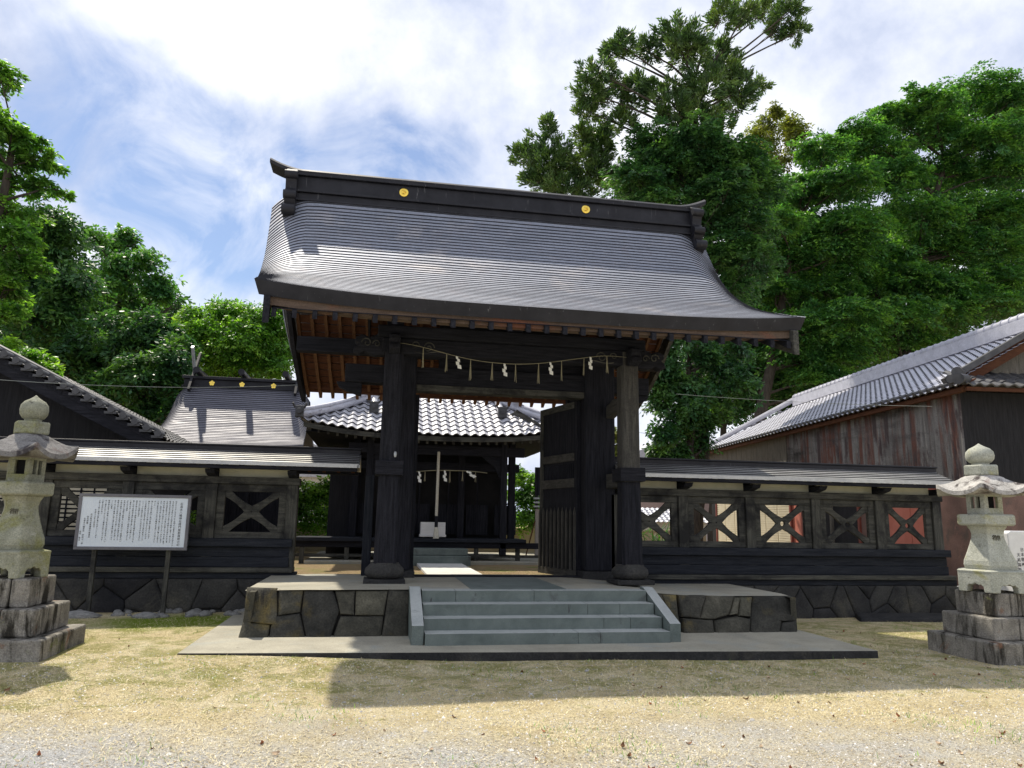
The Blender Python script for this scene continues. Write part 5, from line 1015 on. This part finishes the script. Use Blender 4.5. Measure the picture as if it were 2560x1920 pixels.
L3=[(229,590,38,24),(289,620,48,28),(362,651,48,28),(378,711,48,36),(301,663,56,36),(271,723,56,36),(350,771,50,38),(398,735,28,24),(320,590,30,20)]
tree('airy_tree','airy grey-green tree with visible limbs against the sky at the left','tree',L3,34,(-12.5,35),'bushy',LF['zelkova'],.2,40,.26,12,dep=1.1)
L4=[(301,844,68,60),(362,844,60,60),(422,844,56,50),(332,934,80,60),(422,922,60,60),(470,970,40,48),(362,1025,50,50),(452,1018,40,40),(260,980,60,60),(500,1040,30,40),(445,880,40,40)]
tree('shade_tree','dark leafy tree overhanging the left end of the copper shrine roof','tree',L4,27,(-9.5,28),'bushy',LF['dark'],.19,52,.26,13,dep=1.1)
L5=[(482,789,34,22),(573,777,58,34),(639,795,60,34),(693,783,40,28),(513,831,50,38),(603,844,80,48),(681,844,60,50),(603,904,80,40),(693,904,50,50),(740,840,40,60),(540,900,50,40)]
tree('bright_tree','bright yellow-green tree directly behind the copper shrine ridge','tree',L5,28,(-5.6,28.4),'bushy',LF['bright'],.15,58,.22,14,dep=1.3,back=1.8,grow=1.05)
BK=[(x+(y//60%2)*30,y,75,62) for y in range(470,1000,75) for x in range(1930,2640,95) if y>650-.42*(x-1800) and y<1150-.42*(x-1760)]
tree('backing_tree','large dark tree filling the gaps behind the layered trees above the storehouse','tree',BK,47,(30,48),'bushy',LF['dark'],.3,22,.4,31,dep=1.5)
BL=[(x+(y//60%2)*25,y,66,56) for y in range(640,1040,66) for x in range(20,480,78) if y>600+.42*(x-40)]
tree('backing_tree','large dark tree closing the gaps behind the left trees beyond the gabled building','tree',BL,41,(-16,42),'bushy',LF['dark'],.27,36,.35,32,dep=1.5)
dbt=thing('dead_branch','bare dead branches sticking out of the left trees against the sky','branch',tuple(at(398,780,33))); mb=MB(); rng=np.random.default_rng(5)
b0=at(395,790,33)
for k in range(9):
    e=at(410+rng.uniform(-5,55),745+rng.uniform(0,60),33); mb.tube([b0,(b0+e)/2+rng.normal(size=3)*.1,e],[.03,.018,.006],4)
part('twigs',mb,MT['bark'],dbt)
def shrub(label,pb,Y,base,mat,size,per,seed,mode='bushy'): return tree('shrub',label,'shrub',pb,Y,base,mode,mat,size,per,.05,seed,dep=.35)
shrub('round bright shrub behind the gap between the left fence and the gate',[(780,1235,48,38),(815,1225,34,30),(770,1290,56,40),(830,1290,40,45),(745,1260,25,35),(850,1180,30,22)],24.5,(-5.9,24.5),LF['bright'],.13,52,21)
shrub('bright shrub beside the right corner of the worship hall',[(1300,1245,34,34),(1335,1235,30,40),(1310,1295,40,30),(1340,1290,30,30),(1335,1200,36,26),(1290,1190,26,30)],25.2,(2.6,25.3),LF['bright'],.13,52,22)
shrub('slender light green shrub in the gap between the right pillar and grey post',[(1528,1080,16,30),(1532,1130,18,30),(1525,1160,18,20)],24,(5.9,24),LF['olive'],.14,44,23)
shrub('bright leaves showing over the top edge of the notice board',[(385,1232,40,16),(430,1236,30,16),(370,1270,50,30),(440,1290,40,30)],21,(-8.0,21),LF['bright'],.11,46,24)
# spiky plant behind the first lattice
sp=thing('spiky_plant','dark spiky leaved plant behind the fence lattice next to the gate','plant',(6.3,17,.6)); rng=np.random.default_rng(8); mb=MB()
for k in range(70):
    c0=np.array([6.0+rng.uniform(0,.9),17+rng.uniform(-.3,.3),.6+rng.uniform(.2,.9)]); d=_u(np.array([rng.normal(),rng.normal(),abs(rng.normal())+.5])); e=c0+d*rng.uniform(.45,.8); s=_u(np.cross(d,[0,0,1.01]))*.02
    mb.add([c0-s,c0+s,(c0+e)/2+s*.9,e,(c0+e)/2-s*.9],[(0,1,2,3,4)])
part('blades',mb,LF['dark'],sp)
# ================================================================ GROUND COVER
rng=np.random.default_rng(77)
def scatter(n,y0,y1,pw):
    y=y0+(y1-y0)*rng.random(n)**pw; x=.18*y+rng.uniform(-1,1,n)*(.78*y+.6); ok=~((x>-2.3)&(x<6.6)&(y>9.02+.06*(6.5-x)))&~((np.abs(x-8.37)<.62)&(np.abs(y-9.12)<.62))&~((np.abs(x+4.15)<.7)&(np.abs(y-9.95)<.7))
    return x[ok],y[ok]
def blades(name,label,n,y0,y1,mat,ln,up,wd,pw=1.4,mask=None):
    x,y=scatter(n,y0,y1,pw)
    if mask is not None: k=mask(x,y); x,y=x[k],y[k]
    k=len(x); z=zg(x,y); a=rng.random(k)*6.283; L_=ln*rng.uniform(.5,1.4,k); e=rng.uniform(*up,k); d=np.stack([np.cos(a)*np.cos(e),np.sin(a)*np.cos(e),np.sin(e)],1); s=np.stack([-np.sin(a),np.cos(a),np.zeros(k)],1)*(wd*rng.uniform(.6,1.4,k))[:,None]
    b=np.stack([x,y,z+.004],1); v=np.empty((k,4,3)); v[:,0]=b-s; v[:,1]=b+s; v[:,2]=b+d*(L_*.6)[:,None]+s*.8; v[:,3]=b+d*L_[:,None]
    o=bulk(name,v.reshape(-1,3),np.arange(k*4).reshape(k,4),mat); tag(o,label,'grass',kind='stuff'); return o
def pn(x,y,s,ph): return np.sin(x*s+ph)*np.sin(y*s*1.3+ph*2)+.6*np.sin(x*s*2.3+y*s*1.7+ph)
MT['drygrass']=pmat('dry_straw_blade',[(.3,(.45,.36,.18)),(.7,(.85,.76,.5))],scale=30,rough=.9,bump=0)
MT['litter']=pmat('dry_litter_chip',[(.35,(.13,.085,.045)),(.6,(.5,.42,.28))],scale=60,rough=.95,bump=0)
blades('dry_grass','short dry yellow grass over the ground before the gate',110000,4.8,13.4,MT['drygrass'],.045,(.05,.6),.0022,1.2,lambda x,y:pn(x,y,.9,1)+.35*(y-7)+rng.normal(size=len(x))*.6>0)
blades('green_grass','scattered fresh green grass tufts over the dry ground',16000,5.2,13.4,LF['bright'],.05,(.4,1.2),.0026,1.3,lambda x,y:pn(x,y,1.7,2.2)+rng.normal(size=len(x))*.25>.75)
blades('leaf_litter','fine brown plant litter strewn on the gravel',30000,4.7,12,MT['litter'],.026,(.0,.35),.004,1.5)
x,y=scatter(42000,4.6,9.8,1.6); k=len(x); r=.0052*np.exp(rng.normal(size=k)*.45)
tv=np.array([(1,0,0),(-.5,.87,0),(-.5,-.87,0),(0,0,.8)]); a=rng.random(k)*6.283; V=np.empty((k,4,3))
for i in range(4): V[:,i,0]=x+r*(tv[i,0]*np.cos(a)-tv[i,1]*np.sin(a)); V[:,i,1]=y+r*(tv[i,0]*np.sin(a)+tv[i,1]*np.cos(a)); V[:,i,2]=zg(x,y)+r*tv[i,2]*.9+.001
fq=np.array([(0,1,3),(1,2,3),(2,0,3)]); Fq=(fq[None]+(np.arange(k)*4)[:,None,None]).reshape(-1,3)
gm,N,L,B=newmat('grey_gravel_chip'); g=N.new('ShaderNodeNewGeometry'); c=ramp(N,L,g.outputs['Random Per Island'],[(0,(.2,.195,.19)),(.6,(.47,.455,.43)),(1,(.66,.64,.6))]); L.new(c,B.inputs['Base Color']); B.inputs['Roughness'].default_value=.9
tag(bulk('gravel',V.reshape(-1,3),Fq,gm),'small grey gravel chips over the near ground','gravel',kind='stuff')
# fallen leaves
lm=[pmat('fallen_leaf_'+n_,[(.3,a_),(.7,b_)],scale=20,rough=.8,bump=.1) for n_,a_,b_ in (('brown',(.12,.06,.03),(.26,.13,.06)),('tan',(.4,.29,.19),(.55,.42,.28)),('rust',(.25,.09,.04),(.4,.16,.07)))]
def leafmesh(seed):
    q=random.Random(seed); mb=MB(); n=6; P=[]
    for i in range(n):
        f=i/(n-1); w=.026*math.sin(math.pi*min(.98,f*.92+.04))+.001; P.append([((f-.5)*.085,s*w,.012+.014*abs(s)*q.uniform(.5,1.2)+.02*(f-.5)**2*8*q.uniform(.3,1)) for s in (-1,0,1)])
    return mb.grid(P)
prot=[]
for i in range(9):
    o=part('fallen_leaf',leafmesh(i),lm[i%3],None,smooth=80); tag(o,('curled dark brown fallen leaf lying on the ground before the gate','pale tan fallen leaf lying on the ground before the gate','rust red fallen leaf lying on the ground before the gate')[i%3],'leaf','%s fallen leaves on the ground'%('dark brown','pale tan','rust red')[i%3]); prot.append(o)
x,y=scatter(260,5.0,11.5,1.5)
for i in range(len(x)):
    if i>=120: break
    o=prot[i] if i<9 else dup(prot[i%9],(0,0,0)); s=rng.uniform(.32,.72); o.location=(x[i],y[i],float(zg(x[i],y[i]))-.004); o.rotation_euler=(rng.normal()*.25,rng.normal()*.25,rng.random()*6.28); o.scale=(s,s,s)
